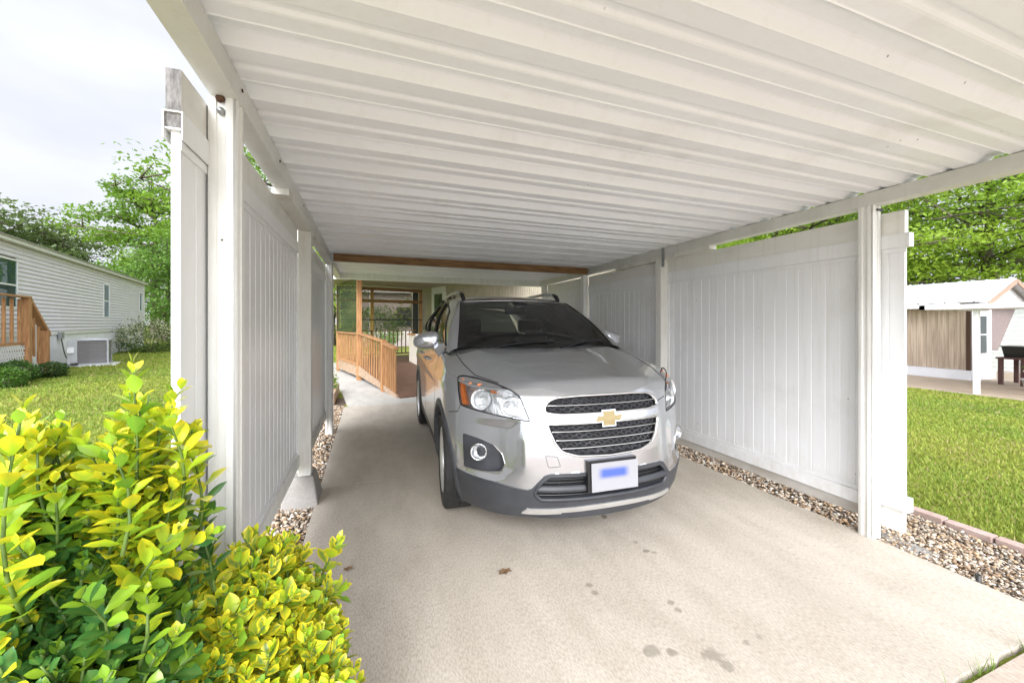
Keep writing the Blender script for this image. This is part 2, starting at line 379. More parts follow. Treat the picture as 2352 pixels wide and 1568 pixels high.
# ---- gravel: many small angular stones
def stones(name, n, regions, smin, smax, label, zbase=-.024, seed=1, dk=1.0):
    r = np.random.default_rng(seed)
    base = np.array([(0, 0, 1), (.9, 0, .25), (.25, .85, .3), (-.75, .5, .2), (-.7, -.55, .3), (.3, -.85, .2), (.5, .4, -.7), (-.5, 0, -.75)])
    faces = np.array([(0, 1, 2), (0, 2, 3), (0, 3, 4), (0, 4, 5), (0, 5, 1), (6, 2, 1), (6, 3, 2), (7, 3, 6), (7, 4, 3), (7, 5, 4), (6, 5, 7), (6, 1, 5)])
    areas = np.array([(b - a) * (d - c) * w_ for a, b, c, d, w_ in regions]); pr = areas / areas.sum()
    V = []; F = []; COL = []
    idx = r.choice(len(regions), size=n, p=pr)
    pal = np.array([(.62, .50, .36), (.70, .62, .50), (.48, .33, .20), (.74, .70, .63), (.36, .25, .16), (.55, .45, .36), (.62, .42, .25), (.30, .24, .19)])
    for k in range(n):
        a, b, c, d, _ = regions[idx[k]]
        x, y = r.uniform(a, b), r.uniform(c, d)
        s_ = smin + (smax - smin) * r.random() ** 2
        sc = s_ * np.array([1, r.uniform(.55, .95), r.uniform(.35, .65)])
        th = r.uniform(0, 2 * PI); tl = r.uniform(-.5, .5)
        p = base * (1 + r.uniform(-.22, .22, (8, 3))) * sc
        ct, st = math.cos(tl), math.sin(tl); p = np.stack([p[:, 0] * ct - p[:, 2] * st, p[:, 1], p[:, 0] * st + p[:, 2] * ct], 1)
        ct, st = math.cos(th), math.sin(th); p = np.stack([p[:, 0] * ct - p[:, 1] * st, p[:, 0] * st + p[:, 1] * ct, p[:, 2]], 1)
        p += np.array([x, y, zbase + r.uniform(0, .022)])
        F.append(faces + len(V) * 8); V.append(p)
        col = pal[r.integers(len(pal))] * r.uniform(.7, 1.1) * dk * (1 if r.random() > .25 or dk == 1 else .5); COL.append(np.repeat(col[None], 8, 0))
    m = pm(name + '_mat', (1, 1, 1), (.8, .78, .74), rough=.8, scale=50, vcol='tone', bump=.2, bscale=200)
    return tag(npobj(name, np.concatenate(V), np.concatenate(F), m, color=np.concatenate(COL)), label, 'gravel', kind='stuff')
stones('gravel', 12500, [(-.80, XL - .004, 1.3, 4.6, 1.5), (-.80, XL - .004, 4.6, 7.2, .8), (XR + .006, 3.45, 1.2, 7, 1.2)], .009, .024, 'tan and white crushed gravel along both edges of the driveway')
g2 = stones('gravel', 6500, [(XR + .006, 3.68, .35, 1.75, 1)], .007, .019, 'weathered gravel with leaf litter between the driveway corner and the brick edging', seed=5, dk=.9)

# ---- lawn grass blades
def grass(n, regions, seed, label, keep=None):
    r = np.random.default_rng(seed); P = []
    while sum(len(p) for p in P) < n:
        for (a, b, c, d) in regions:
            q = np.stack([r.uniform(a, b, n), r.uniform(c, d, n)], 1)
            dist = np.hypot(q[:, 0], q[:, 1]); k = r.random(n) < np.clip((3.2 / dist) ** 1.6, 0, 1)
            q = q[k]
            if keep: q = q[keep(q)]
            P.append(q)
    q = np.concatenate(P); q = q[r.permutation(len(q))[:n]]
    x, y = q[:, 0], q[:, 1]; dist = np.hypot(x, y)
    z = np.array([gz(a) for a in x])
    hgt = r.uniform(.015, .038, n) * (1 + .02 * dist); wd = (.0022 + .0014 * dist) * r.uniform(.7, 1.3, n)
    a = r.uniform(0, 2 * PI, n); lean = r.uniform(0, .9, n) * hgt
    la = r.uniform(0, 2 * PI, n)
    V = np.zeros((n, 3, 3))
    V[:, 0] = np.stack([x - np.cos(a) * wd, y - np.sin(a) * wd, z - .004], 1)
    V[:, 1] = np.stack([x + np.cos(a) * wd, y + np.sin(a) * wd, z - .004], 1)
    V[:, 2] = np.stack([x + np.cos(la) * lean, y + np.sin(la) * lean, z + hgt], 1)
    patch = np.sin(x * 1.7 + y * .9) * np.sin(y * 1.3 - x * .6) * .5 + .5 * np.sin(x * 4.1 - y * 3.3) * .5
    big = np.sin(x * .55 + 1.3 * np.sin(y * .4)) * np.sin(y * .62 + np.sin(x * .5)); t = np.clip(.5 + .38 * patch + .25 * big + r.normal(0, .22, n), 0, 1)[:, None]
    col = (1 - t) * np.array([.30, .33, .06]) + t * np.array([.15, .24, .035])
    dry = r.random(n) < .06 + .22 * np.clip(big * patch * 2, 0, 1); col[dry] = np.array([.33, .28, .12])
    V = V.reshape(-1, 3); col = np.repeat(col, 3, 0)
    return tag(npobj('grass', V, np.arange(3 * n).reshape(n, 3), grass_m, color=col), label, 'grass', kind='stuff')
grass_m = leaf_mat('grass_blade', trans=.3, rough=.6, spec=.2)
grass(170000, [(-14, -.9, .8, 30)], 11, 'mown green lawn between the left privacy wall and the grey neighbouring house', keep=lambda q: q[:, 0] > -2 - q[:, 1] * .62)
grass(110000, [(3.86, 14.3, -1, 12)], 12, 'bright green lawn sloping down to the right towards the neighbouring carport', keep=lambda q: q[:, 1] < 1.6 + q[:, 0] * .62)
# brick edging
bm_ = pm('edging_brick', (.44, .33, .29), (.33, .24, .20), rough=.9, scale=12, bump=.3)
for i in range(11):
    mb = MB(); y0 = 2.0 - i * .232; dx = rj.uniform(-.006, .006)
    mb.box(3.72 + dx, 3.80 + dx, y0 - .222, y0, -.08, .012 + rj.uniform(-.004, .004), bev=.006)
    tag(obj('edging_brick', mb, bm_), 'red brick laid end to end in the lawn edging right of the gravel', 'brick', 'bricks edging the right lawn')
# ================================================================ CARPORT
XI, XO = -.42, 3.00          # inner faces of the beams and posts
ZB = lambda x, y: 2.150 - .0105 * y - .004 * (x + .42)      # underside of the side beams
BH = .082
CY0, CY1 = -.25, 6.72
carport = empty('carport', (1.3, 3.2, 0), 'open white metal carport with ribbed roof standing over the parked silver car', 'carport')
# roof: W-pan profile repeated every 0.3048 m along Y, rolled across X
P = .3048; PH = 1.300
prof = []
k0 = math.floor((CY0 - PH) / P) - 1
y = None
pts = []
for k in range(k0, k0 + 27):
    b = PH + k * P
    for t, z in ((0, 0), (.004, -.003), (.036, .031), (.044, .035), (.086, .035), (.094, .031), (.126, -.003), (.130, 0), (.198, 0), (.205, .002), (.213, .011), (.217, .012), (.232, .012), (.236, .011), (.244, .002), (.252, 0)):
        pts.append((b + t, z))
pts = [p for p in pts if CY0 <= p[0] <= CY1]
mb = MB(); XS = [-.535, -.3, 0, .5, 1.0, 1.5, 2.0, 2.5, 3.0, 3.097]; vs = []
for (yy, zz) in pts:
    for x in XS: vs.append((x, yy, ZB(x, yy) + BH + .004 + zz))
nx = len(XS)
mb.add(vs, [(j * nx + i, j * nx + i + 1, (j + 1) * nx + i + 1, (j + 1) * nx + i) for j in range(len(pts) - 1) for i in range(nx - 1)])
roof = obj('roof', mb, roof_metal, carport)
so_ = roof.modifiers.new('s', 'SOLIDIFY'); so_.thickness = .0015; so_.offset = 1
# side beams
def beam(x0, x1, ya, yb, name='side_beam'):
    mb = MB()
    b = [(x0, ya, ZB(x0, ya)), (x1, ya, ZB(x0, ya)), (x1, yb, ZB(x0, yb)), (x0, yb, ZB(x0, yb))]
    t = [(x, y_, ZB(x0, y_) + BH) for x, y_, z in b]
    mb.hexa(b, t)
    return mb
bb = beam(XI - .080, XI, CY0, CY1); bl = obj('side_beam', bb, beam_metal, carport)
bb = beam(XO, XO + .095, CY0, CY1); br = obj('side_beam', bb, beam_metal, carport)
# rear fascia and front fascia
for (ya, yb) in ((CY1 + .002, CY1 + .03),):
    mb = MB(); mb.hexa([(XI - .11, ya, ZB(XI, ya) - .02), (XO + .11, ya, ZB(XO, ya) - .02), (XO + .11, yb, ZB(XO, ya) - .02), (XI - .11, yb, ZB(XI, ya) - .02)],
                       [(XI - .11, ya, ZB(XI, ya) + BH + .05), (XO + .11, ya, ZB(XO, ya) + BH + .05), (XO + .11, yb, ZB(XO, ya) + BH + .05), (XI - .11, yb, ZB(XI, ya) + BH + .05)])
    obj('rear_fascia', mb, white_metal, carport)
# fluted aluminium posts
def alu_post(x0, y0, z0, side, w_=.088):
    # square tube with fluted faces and rounded corners; side=+1: beam on the right
    r = .012; pr = []
    f = [(0, r), (r * .3, r * .3), (r, 0), (w_ * .30, 0), (w_ * .34, .007), (w_ * .58, .007), (w_ * .62, 0), (w_ - r, 0), (w_ - r * .3, r * .3), (w_, r)]
    def rot(p, k):
        x, y_ = p
        for _ in range(k): x, y_ = w_ - y_, x
        return x, y_
    ring = []
    for k in range(4): ring += [rot(p, k) for p in f[:-1]]
    mb = MB(); zt = ZB(x0, y0) + .001
    mb.prism(ring, lambda a, b: (x0 + a, y0 + b, z0), lambda a, b: (x0 + a, y0 + b, zt))
    return obj('post', mb, white_metal, carport, angle=25)
pA = alu_post(XI - .092, 1.585, -.02, -1)
pB = alu_post(XI - .092, 5.36, -.02, -1)
pC = alu_post(XO, 1.566, -.004, 1); pD = alu_post(XO, 5.16, -.02, 1); pE = alu_post(XO, 6.60, -.02, 1)
# wooden posts painted white
def wood_post(x0, y0, z0, x1=None):
    mb = MB(); zt = ZB(x0, y0) - .04
    mb.box(x0, x0 + .089, y0, y0 + .089, z0, zt, bev=.004); return obj('wooden_post', mb, post_wood, carport)
wood_post(XI - .09, 3.37, .205); wood_post(XO + .002, 3.50, .0)
# long shims between beam and the wooden posts
for x0, y0, y1 in ((XI - .088, 2.50, 3.95), (XO + .004, 2.85, 4.35)):
    mb = MB(); za = lambda y_: ZB(x0, y_)
    mb.hexa([(x0, y0, za(y0) - .038), (x0 + .086, y0, za(y0) - .038), (x0 + .086, y1, za(y1) - .038), (x0, y1, za(y1) - .038)],
            [(x0, y0, za(y0) - .001), (x0 + .086, y0, za(y0) - .001), (x0 + .086, y1, za(y1) - .001), (x0, y1, za(y1) - .001)])
    obj('shim_board', mb, post_wood, carport)
# bolts and rust marks on the front left post, dark clamp on the right one
mb = MB(); x, y_ = XI - .092 + .042, 1.585
mb.lathe([(0, -.012), (.009, -.012), (.0095, -.006), (.012, -.004), (.012, .006)], 12, 'y', (x, y_, 2.085)); obj('bolt', mb, galv, carport, smooth=True)
mb = MB(); mb.lathe([(0, -.009), (.012, -.006), (.014, .0), (.014, .004)], 8, 'y', (x - .002, y_ - .003, 2.127)); obj('rust_spot', mb, rust, carport, smooth=True)
mb = MB(); mb.box(XO + .03, XO + .091, 1.556, 1.565, 2.085, 2.096); obj('clamp', mb, dark_metal, carport)
mb = MB(); mb.box(XO - .006, XO - .001, 3.44, 3.48, 1.98, 2.19); obj('strap', mb, galv, carport)
# wooden cross beam in joist hangers
YH = 4.98
mb = MB(); zt0, zt1 = ZB(XI, YH) + BH - .002, ZB(XO, YH) + BH - .002
mb.hexa([(XI + .03, YH, zt0 - .090), (XO - .03, YH, zt1 - .090), (XO - .03, YH + .038, zt1 - .090), (XI + .03, YH + .038, zt0 - .090)],
        [(XI + .03, YH, zt0), (XO - .03, YH, zt1), (XO - .03, YH + .038, zt1), (XI + .03, YH + .038, zt0)])
obj('cross_beam', mb, header_wood, carport)
for xa, xb in ((XI + .001, XI + .029), (XO - .029, XO - .001)):
    mb = MB(); mb.box(xa, xb, YH - .006, YH + .046, ZB(xa, YH) - .02, ZB(xa, YH) + BH - .004); obj('joist_hanger', mb, galv, carport)
# lap screws in the ceiling edge: small dark dots
mb = MB(); rs = random.Random(5)
for y_ in (1.05, 1.62, 2.24, 3.0): mb.lathe([(0, .0), (.006, .0), (.007, .003)], 8, 'x', (XI + .001, y_, ZB(XI, y_) + .05))
obj('screw_heads', mb, rust, carport)['kind'] = 'stuff'

# ================================================================ PRIVACY WALLS
def grooved(mb, x, side, y0, y1, z0, z1, pitch=.0945, th=.022, mi=0):
    """tongue and groove boards, visible face at x looking towards side; V grooves cut in both faces"""
    n = max(1, round((y1 - y0) / pitch)); pts = []
    for i in range(n + 1):
        yy = y0 + (y1 - y0) * i / n
        if 0 < i < n: pts += [(yy - .005, 0), (yy - .0035, .004), (yy + .0035, .004), (yy + .005, 0)]
        else: pts.append((yy, 0))
    s = 1 if side > 0 else -1
    front = [(x - s * d, y_) for y_, d in pts]; back = [(x - s * (th - d), y_) for y_, d in reversed(pts)]
    mb.prism(front + back, lambda a, b: (a, b, z0), lambda a, b: (a, b, z1), mi)
def bay(x, side, y0, y1, zt, zb, label, board_z=(.127, .08), base=None, stub=False, top_board=True, trim=True, grp=None):
    """x: visible face of boards; side: +1 faces +X"""
    o = empty('privacy_wall', (x, (y0 + y1) / 2, 0), label, 'privacy wall', grp)
    s = side; bh, rh = board_z
    mb = MB(); grooved(mb, x, side, y0 + (.012 if stub else .004), y1 - .004, zb + .03, zt - bh - .03); obj('board_panel', mb, vinyl, o)
    # H rail over the boards
    def bx(xa, xb, *r, bev=0): 
        m_ = MB(); m_.box(min(xa, xb), max(xa, xb), *r, bev=bev); return m_
    xa, xb = x + s * .012, x - s * .036
    zr = zt - bh - .001
    if stub != 1:
        obj('top_rail', bx(xa, xb, y0 - (.015 if stub else 0), y1, zr - rh, zr), vinyl, o)
    else:   # open end: thin channel skins round an end-grain core
        m_ = MB(); m_.box(min(xa, xa - s * .003), max(xa, xa - s * .003), y0 - .006, y1, zr - rh, zr)
        m_.box(min(xb, xb + s * .003), max(xb, xb + s * .003), y0 - .006, y1, zr - rh, zr)
        m_.box(min(xa, xb) + .003, max(xa, xb) - .003, y0 - .006, y1, zr - .003, zr)
        m_.box(min(xa, xb) + .006, max(xa, xb) - .006, y0 - .004, y1, zr - .052, zr - .048)
        obj('top_rail', m_, vinyl, o)
        obj('rail_core', bx(xa - s * .004, xb + s * .004, y0 + .002, y1, zr - .046, zr - .004), bare_end, o)
    obj('under_rail', bx(x + s * .006, x + s * .0005, y0 + .002, y1 - .002, zr - rh - .028, zr - rh - .001), vinyl, o)
    if top_board:
        if stub:
            ob = bx(x + s * .003, x - s * .034, y0 + .01, y1, zt - bh, zt); ob.m = [0] * 6
            ob.m[2] = 1; obj('top_board', ob, [painted_wood, bare_end if stub == 1 else white_metal], o)
        else: obj('top_board', bx(x + s * .003, x - s * .034, y0, y1, zt - bh, zt), painted_wood, o)
    # bottom rail
    obj('bottom_rail', bx(x + s * .018, x - s * .036, y0 - (.012 if stub else 0), y1, zb, zb + .085), vinyl if side < 0 else painted_wood, o)
    obj('lower_trim', bx(x + s * .006, x + s * .0005, y0 + .002, y1 - .002, zb + .086, zb + .115), vinyl, o)
    if not stub: # thin jamb trims beside the posts
        m_ = MB(); m_.box(min(x + s * .0005, x + s * .007), max(x + s * .0005, x + s * .007), y1 - .03, y1, zb + .116, zr - rh - .029); obj('side_trim', m_, vinyl, o)
    if base: obj('base_board', bx(x + s * .002, x - s * .034, y0 + (.02 if stub else 0), y1, base[0], zb - .002), base[1], o)
    return o
LX = -.516; RX = 3.093
bay(LX, 1, 1.393, 1.63, 2.105, .285, 'short end of the left white wall in front of its first post, with bare end grain on top', stub=1)
bay(LX, 1, 1.632, 3.368, 2.105, .285, 'white ribbed wall panel between front left post and post on concrete block')
bay(LX, 1, 3.462, 5.358, 2.095, .20, 'shaded white wall panel on the left side, second from the front')
bay(RX, -1, 1.442, 1.612, 2.066, .215, 'short end of the right white wall beside the lawn, in front of its first post', board_z=(.142, .085), base=(.075, painted_wood), stub=2)
bay(RX, -1, 1.614, 3.498, 2.066, .165, 'large white ribbed wall panel right of the car, over the gravel strip', board_z=(.142, .10), base=(.088, grey_board))
bay(RX, -1, 3.592, 5.158, 2.066, .165, 'white wall panel behind the car mirror, second on the right', board_z=(.142, .12), base=(.088, grey_board))
bay(RX, -1, 5.250, 6.598, 2.066, .165, 'rearmost white wall panel on the right, above the car roof', board_z=(.142, .12), base=(.088, grey_board))
# concrete pier block under the left wooden post
mb = MB(); cx_, cy_ = -.475, 3.43
mb.hexa([(cx_ - .15, cy_ - .15, -.04), (cx_ + .12, cy_ - .15, -.04), (cx_ + .12, cy_ + .17, -.04), (cx_ - .15, cy_ + .17, -.04)],
        [(cx_ - .10, cy_ - .09, .205), (cx_ + .075, cy_ - .09, .205), (cx_ + .075, cy_ + .11, .205), (cx_ - .10, cy_ + .11, .205)])
pier = tag(obj('concrete_pier', mb, conc_old), 'grey concrete pier block under the left wooden post', 'concrete block')
bv = pier.modifiers.new('b', 'BEVEL'); bv.width = .012; bv.segments = 2
# rough concrete footing by the front right post
mb = MB(); r_ = np.random.default_rng(4); nu = 14; vs = []
for j in range(nu):
    for i in range(nu):
        u, v = i / (nu - 1), j / (nu - 1); e_ = min(u, 1 - u, v, 1 - v) * 4
        vs.append((XR + .006 + u * .20, 1.22 + v * .62, -.05 + min(1, e_) * (.045 + r_.uniform(-.012, .014))))
mb.add(vs, [(j * nu + i, j * nu + i + 1, (j + 1) * nu + i + 1, (j + 1) * nu + i) for j in range(nu - 1) for i in range(nu - 1)])
tag(obj('post_footing', mb, conc_old), 'rough lump of concrete at the foot of the front right post', 'footing')
# black pipe stub in the gravel
mb = MB(); mb.lathe([(.012, -.03), (.012, .028), (.009, .028), (.009, .0), (0, .0)], 14, 'z', (3.06, 1.13, 0))
tag(obj('pipe_stub', mb, dark_metal, smooth=True), 'short black pipe stub standing in gravel at the driveway edge', 'pipe')
# ================================================================ NEIGHBOUR HOUSE ON THE LEFT
siding_g = pm('grey_vinyl_siding', (.70, .675, .74), (.65, .625, .69), rough=.45, scale=3)
skirt_w = pm('skirting', (.74, .74, .76), (.66, .67, .70), rough=.5, scale=2)
trim_w = pm('white_trim', (.76, .76, .76), rough=.4)
shingle = pm('roofing', (.35, .34, .33), rough=.9, scale=30)
blind_m = pm('blinds', (.10, .17, .13), rough=.5)
dark_in = pm('dark_interior', (.035, .045, .05), rough=.3)
win_glass = thin_glass('window_glass', (.75, .85, .83), base=.03, ior=1.2, cap=.10)
mesh_scr = thin_glass('insect_screen', (.45, .47, .48), base=.01, rough=.4)
NH = frame(-8.64, 14.83, -math.radians(12.1))
Z0h, Z1h, Zg = 1.03, 3.46, .08
house = empty('mobile_home', NH(0, -2.3, 0), 'long grey vinyl sided mobile home with white skirting across the left lawn', 'mobile home')
def lap(mb, T, u0, u1, z0, z1, pitch, out=.014, holes=()):
    """horizontal lap siding; profile runs up, extruded along u; v=+ is outwards"""
    n = round((z1 - z0) / pitch); us = sorted(set([u0, u1] + [h for q in holes for h in q[:2]]))
    for a, b in zip(us[:-1], us[1:]):
        for i in range(n):
            za = z0 + (z1 - z0) * i / n; zb_ = z0 + (z1 - z0) * (i + 1) / n
            if any(a >= q[0] - 1e-6 and b <= q[1] + 1e-6 and zb_ > q[2] + .02 and za < q[3] - .02 for q in holes): continue
            zm = za + (zb_ - za) * .5
            vs = [T(a, 0, za), T(b, 0, za), T(a, out * .2, za + .012), T(b, out * .2, za + .012), T(a, out, za + .014), T(b, out, za + .014), T(a, out * .9, zm), T(b, out * .9, zm), T(a, .0, zb_), T(b, .0, zb_)]
            mb.add(vs, [(0, 1, 3, 2), (2, 3, 5, 4), (4, 5, 7, 6), (6, 7, 9, 8)])
NW = [(-2.2, -1.28, 1.78, 2.92, .47), (5.05, 5.62, 1.62, 2.86, .5), (10.15, 10.55, 1.98, 2.86, 1)]   # windows: u0,u1,z0,z1
mb = MB(); lap(mb, NH, -5, 11.03, Z0h + .1, Z1h - .12, .113, out=.030, holes=[q[:4] for q in NW])
# solid body behind
mb2 = MB(NH)
mb2.box(-5, 11.02, -4.6, -.10, Zg - .2, Z1h); 
obj('wall', mb, siding_g, house); obj('core', mb2, siding_g, house)
mb = MB(NH); mb.box(-5.02, 11.04, -.02, .02, Z0h, Z0h + .10); mb.box(11.0, 11.06, -.06, .03, Z0h + .1, Z1h - .12); obj('corner_trim', mb, trim_w, house)
# skirting: vertical ribbed
mb = MB(); pts = []
u = -5
while u < 11.0:
    pts += [(u, .0), (u + .012, -.008), (u + .03, -.008), (u + .042, 0)]; u += .10
vs = []
for z in (-.1, Z0h):
    for a, b in pts: vs.append(NH(a, b - .008, z))
n = len(pts); mb.add(vs, [(i, i + 1, n + i + 1, n + i) for i in range(n - 1)]); obj('skirting', mb, skirt_w, house)
# roof with fascia
mb = MB(NH); mb.box(-5.1, 11.15, -.02, .16, Z1h - .11, Z1h - .01); obj('fascia', mb, trim_w, house)
mb = MB(NH); mb.add([(-5.2, .2, Z1h), (11.2, .2, Z1h), (11.2, -2.3, Z1h + .42), (-5.2, -2.3, Z1h + .42), (-5.2, -4.8, Z1h), (11.2, -4.8, Z1h)], [(0, 1, 2, 3), (3, 2, 5, 4)])
ro = obj('roof', mb, shingle, house); s_ = ro.modifiers.new('s', 'SOLIDIFY'); s_.thickness = .03
for (a, b, z0, z1, sp) in NW:
    fr = MB(NH); t = .05
    fr.box(a - t, b + t, -.03, .036, z1, z1 + t); fr.box(a - t, b + t, -.03, .037, z0 - t, z0); fr.box(a - t, a, -.03, .034, z0, z1); fr.box(b, b + t, -.03, .034, z0, z1)
    if sp < 1: zm = z0 + (z1 - z0) * sp; fr.box(a, b, -.02, .028, zm - .02, zm + .02)
    f = obj('window', fr, trim_w, house)
    g = MB(NH); g.box(a, b, .018, .020, z0, z1); obj('pane', g, win_glass, f)
    d = MB(NH); d.box(a, b, -.02, .002, z0, z1); obj('dark_room', d, dark_in, f)
    if sp < 1:
        bl = MB(NH); z = z0 + (z1 - z0) * sp
        while z < z1: bl.box(a + .01, b - .01, .005, .010, z, z + .028); z += .036
        obj('blinds', bl, blind_m, f)
# meter box and conduit
mb = MB(NH); mb.box(1.05, 1.22, .02, .11, .90, 1.10, bev=.01); obj('junction_box', mb, galv, house)
# A/C condenser
ac_g = pm('ac_housing', (.42, .43, .44), (.36, .37, .38), rough=.5, scale=10); fin = pm('ac_fins', (.20, .19, .19), (.13, .12, .12), rough=.6, scale=60, stretch=(1, 1, 12))
AC = frame(-7.95, 15.65, -math.radians(20)); 
ac = empty('air_conditioner', AC(0, 0, .06), 'grey outdoor air conditioner unit beside the white skirting', 'air conditioner')
mb = MB(AC); mb.box(-.42, .42, -.42, .42, .13, .17); obj('base_pan', mb, ac_g, ac)
mb = MB(AC)
for k in range(11): mb.box(-.385, .395, -.375, .395, .17 + k * .061, .17 + k * .061 + .052, bev=.05)
obj('fin_coil', mb, fin, ac)
mb = MB(AC)
for x, y in ((-.40, .36), (.36, .36), (.36, -.40), (-.40, -.40)): mb.box(x, x + .045, y, y + .045, .17, .85, bev=.01)
mb.box(-.43, -.30, -.44, -.24, .17, .85, bev=.01)
for k in range(12): mb.box(-.392, .40, .396, .40, .17 + k * .057, .174 + k * .057); mb.box(-.392, -.388, -.0, .396, .17 + k * .057, .174 + k * .057)
obj('frame', mb, ac_g, ac)
mb = MB(AC); mb.box(-.42, .42, -.42, .42, .85, .875, bev=.04); mb.lathe([(.34, .0), (.30, .03), (.12, .045), (0, .045)], 24, 'z', (0, 0, .875)); obj('top_grille', mb, ac_g, ac)
mb = MB(AC); mb.box(-.47, -.431, -.43, -.30, .50, .66); obj('switch_box', mb, trim_w, ac)
mb = MB(); mb.T = AC; mb.box(-.62, .62, -.55, .60, -.02, .125, bev=.02)
tag(obj('equipment_pad', mb, trim_w), 'pale slab under the air conditioner unit', 'slab')
pa = Vector(NH(1.13, .07, .9)); pb = Vector(AC(-.40, -.30, .50))
pts = []
for i in range(17):
    t = i / 16; p = pa.lerp(pb, t); p.z = .9 * (1 - t) + .5 * t - .38 * math.sin(PI * t) - .15 * math.sin(2 * PI * t) * .4; pts.append(p)
mb = MB(); mb.tube(pts, .014, 8); tag(obj('power_conduit', mb, dark_metal, smooth=True), 'curved black conduit hanging from wall box to air conditioner', 'conduit')
mb = MB(); mb.tube([AC(-.3, -.3, .2), AC(-.7, -.2, .19), NH(.7, .15, .16), NH(.72, .12, .05)], .028, 8); tag(obj('refrigerant_line', mb, dark_metal, smooth=True), 'black insulated pipe lying on the ground by the air conditioner', 'pipe')

# wooden stairs with lattice at the left edge
ST = frame(*NH(-1.82, 0, 0)[:2], -math.radians(12.1))
st = empty('porch_stairs', ST(0, .6, 0), 'treated wood stairs with railing and white lattice beside the grey mobile home', 'stairs')
def post(mb, u, v, z0, z1, w_=.09): mb.box(u, u + w_, v, v + w_, z0, z1, bev=.005)
VO = .45
mb = MB(ST); post(mb, -.50, VO, 0, 1.97, .14); obj('newel_post', mb, cedar_z, st)
mb = MB(ST); post(mb, .42, VO, 0, 1.18, .14); obj('newel_post', mb, cedar_z, st)
for k in range(3):
    mb = MB(ST); u = -.28 + k * .24; zt = 1.84 - (u + .43) * .88
    mb.box(u, u + .05, VO + .02, VO + .07, zt - .95, zt, bev=.004); obj('baluster', mb, cedar_z, st)
for k in range(7):
    mb = MB(ST); u = -.66 - k * .32; mb.box(u - .05, u, VO + .02, VO + .07, .93, 1.93, bev=.004); obj('baluster', mb, cedar_z, st)
mb = MB(ST); mb.hexa([(-.40, VO - .01, 1.90), (.62, VO - .01, 1.03), (.62, VO + .14, 1.03), (-.40, VO + .14, 1.90)], [(-.40, VO - .01, 1.99), (.62, VO - .01, 1.12), (.62, VO + .14, 1.12), (-.40, VO + .14, 1.99)])
obj('handrail', mb, cedar_y, st)
mb = MB(ST); mb.box(-2.8, -.40, VO - .02, VO + .15, 1.97, 2.01); obj('handrail', mb, cedar_y, st)
mb = MB(ST); mb.box(-2.8, -.5, .1, VO + .05, .86, .92); obj('landing', mb, cedar_y, st)
for k in range(4):
    mb = MB(ST); mb.box(-.5 + k * .27, -.2 + k * .27, .1, VO, .70 - k * .19, .74 - k * .19); obj('tread', mb, cedar_y, st)
# lattice
mb = MB(ST)
def lattice(mb, u0, u1, z0, z1f):
    for sgn in (1, -1):
        u = u0 - 1.2
        while u < u1 + 1.2:
            # strip from (u,z0) at 50 degrees, clipped
            pts = []
            for t in np.linspace(0, 1.3, 27):
                a = u + sgn * t * .6; z = z0 + t
                if u0 <= a <= u1 and z <= z1f(a): pts.append((a, z))
            if len(pts) > 2:
                a0, z0_ = pts[0]; a1, z1_ = pts[-1]; v = VO + (.06 if sgn > 0 else .068)
                mb.hexa([(a0 - .022, v, z0_), (a0 + .022, v, z0_), (a0 + .022, v + .006, z0_), (a0 - .022, v + .006, z0_)], [(a1 - .022, v, z1_), (a1 + .022, v, z1_), (a1 + .022, v + .006, z1_), (a1 - .022, v + .006, z1_)])
            u += .10
lattice(mb, -2.7, -.5, .05, lambda a: .88); lattice(mb, -.36, .42, .05, lambda a: .75 - (a + .36) * .75)
obj('lattice', mb, trim_w, st)

# ================================================================ OWN HOUSE, PORCH AND RAMP AT THE BACK
tan_s = pm('tan_siding', (.40, .36, .27), (.33, .29, .22), rough=.6, scale=3)
cream = pm('cream_panel', (.72, .66, .58), (.66, .60, .52), rough=.6, scale=3)
HW = frame(3.545, 7.43, -math.radians(17.4))      # u runs back along the wall, v>0 = away from house?  (+v is to the right)
hh = empty('own_house', HW(3, 0, 0), 'tan corrugated metal sided house wall with white door behind the car', 'house')
mb = MB(HW); W0 = 7.2; pts = []; u = 0
while u < W0 - .05:
    pts += [(u, 0), (u + .006, -.012), (u + .030, -.012), (u + .036, 0), (u + .058, 0)]; u += .0635
pts.append((W0, 0)); n = len(pts)
mb.add([(a, b, z) for z in (.0, 2.72) for a, b in pts], [(i, i + 1, n + i + 1, n + i) for i in range(n - 1)]); mb.box(0, W0, .03, 4.2, -.1, 2.72)
obj('wall', mb, tan_s, hh)
# sloping flared panel at the near corner
mb = MB(HW); mb.hexa([(-.35, .1, .0), (0, .1, 0), (0, .16, 0), (-.35, .16, 0)], [(0, .1, 2.5), (.02, .1, 2.5), (.02, .16, 2.5), (0, .16, 2.5)]); obj('corner_panel', mb, tan_s, hh)
mb = MB(HW); mb.box(0, W0, -.03, -.005, 2.30, 2.72); obj('soffit_band', mb, tan_s, hh)
mb = MB(HW); mb.add([(-.35, -.35, 2.73), (W0 + .3, -.35, 2.73), (W0 + .3, 2.1, 3.15), (-.35, 2.1, 3.15), (W0 + .3, 4.55, 2.73), (-.35, 4.55, 2.73)], [(0, 1, 2, 3), (3, 2, 4, 5)]); mb.add([(-.3, .05, 2.72), (-.3, 4.2, 2.72), (-.3, 2.1, 3.12)], [(0, 1, 2)])
ro_ = obj('roof', mb, shingle, hh); s_ = ro_.modifiers.new('s', 'SOLIDIFY'); s_.thickness = .05
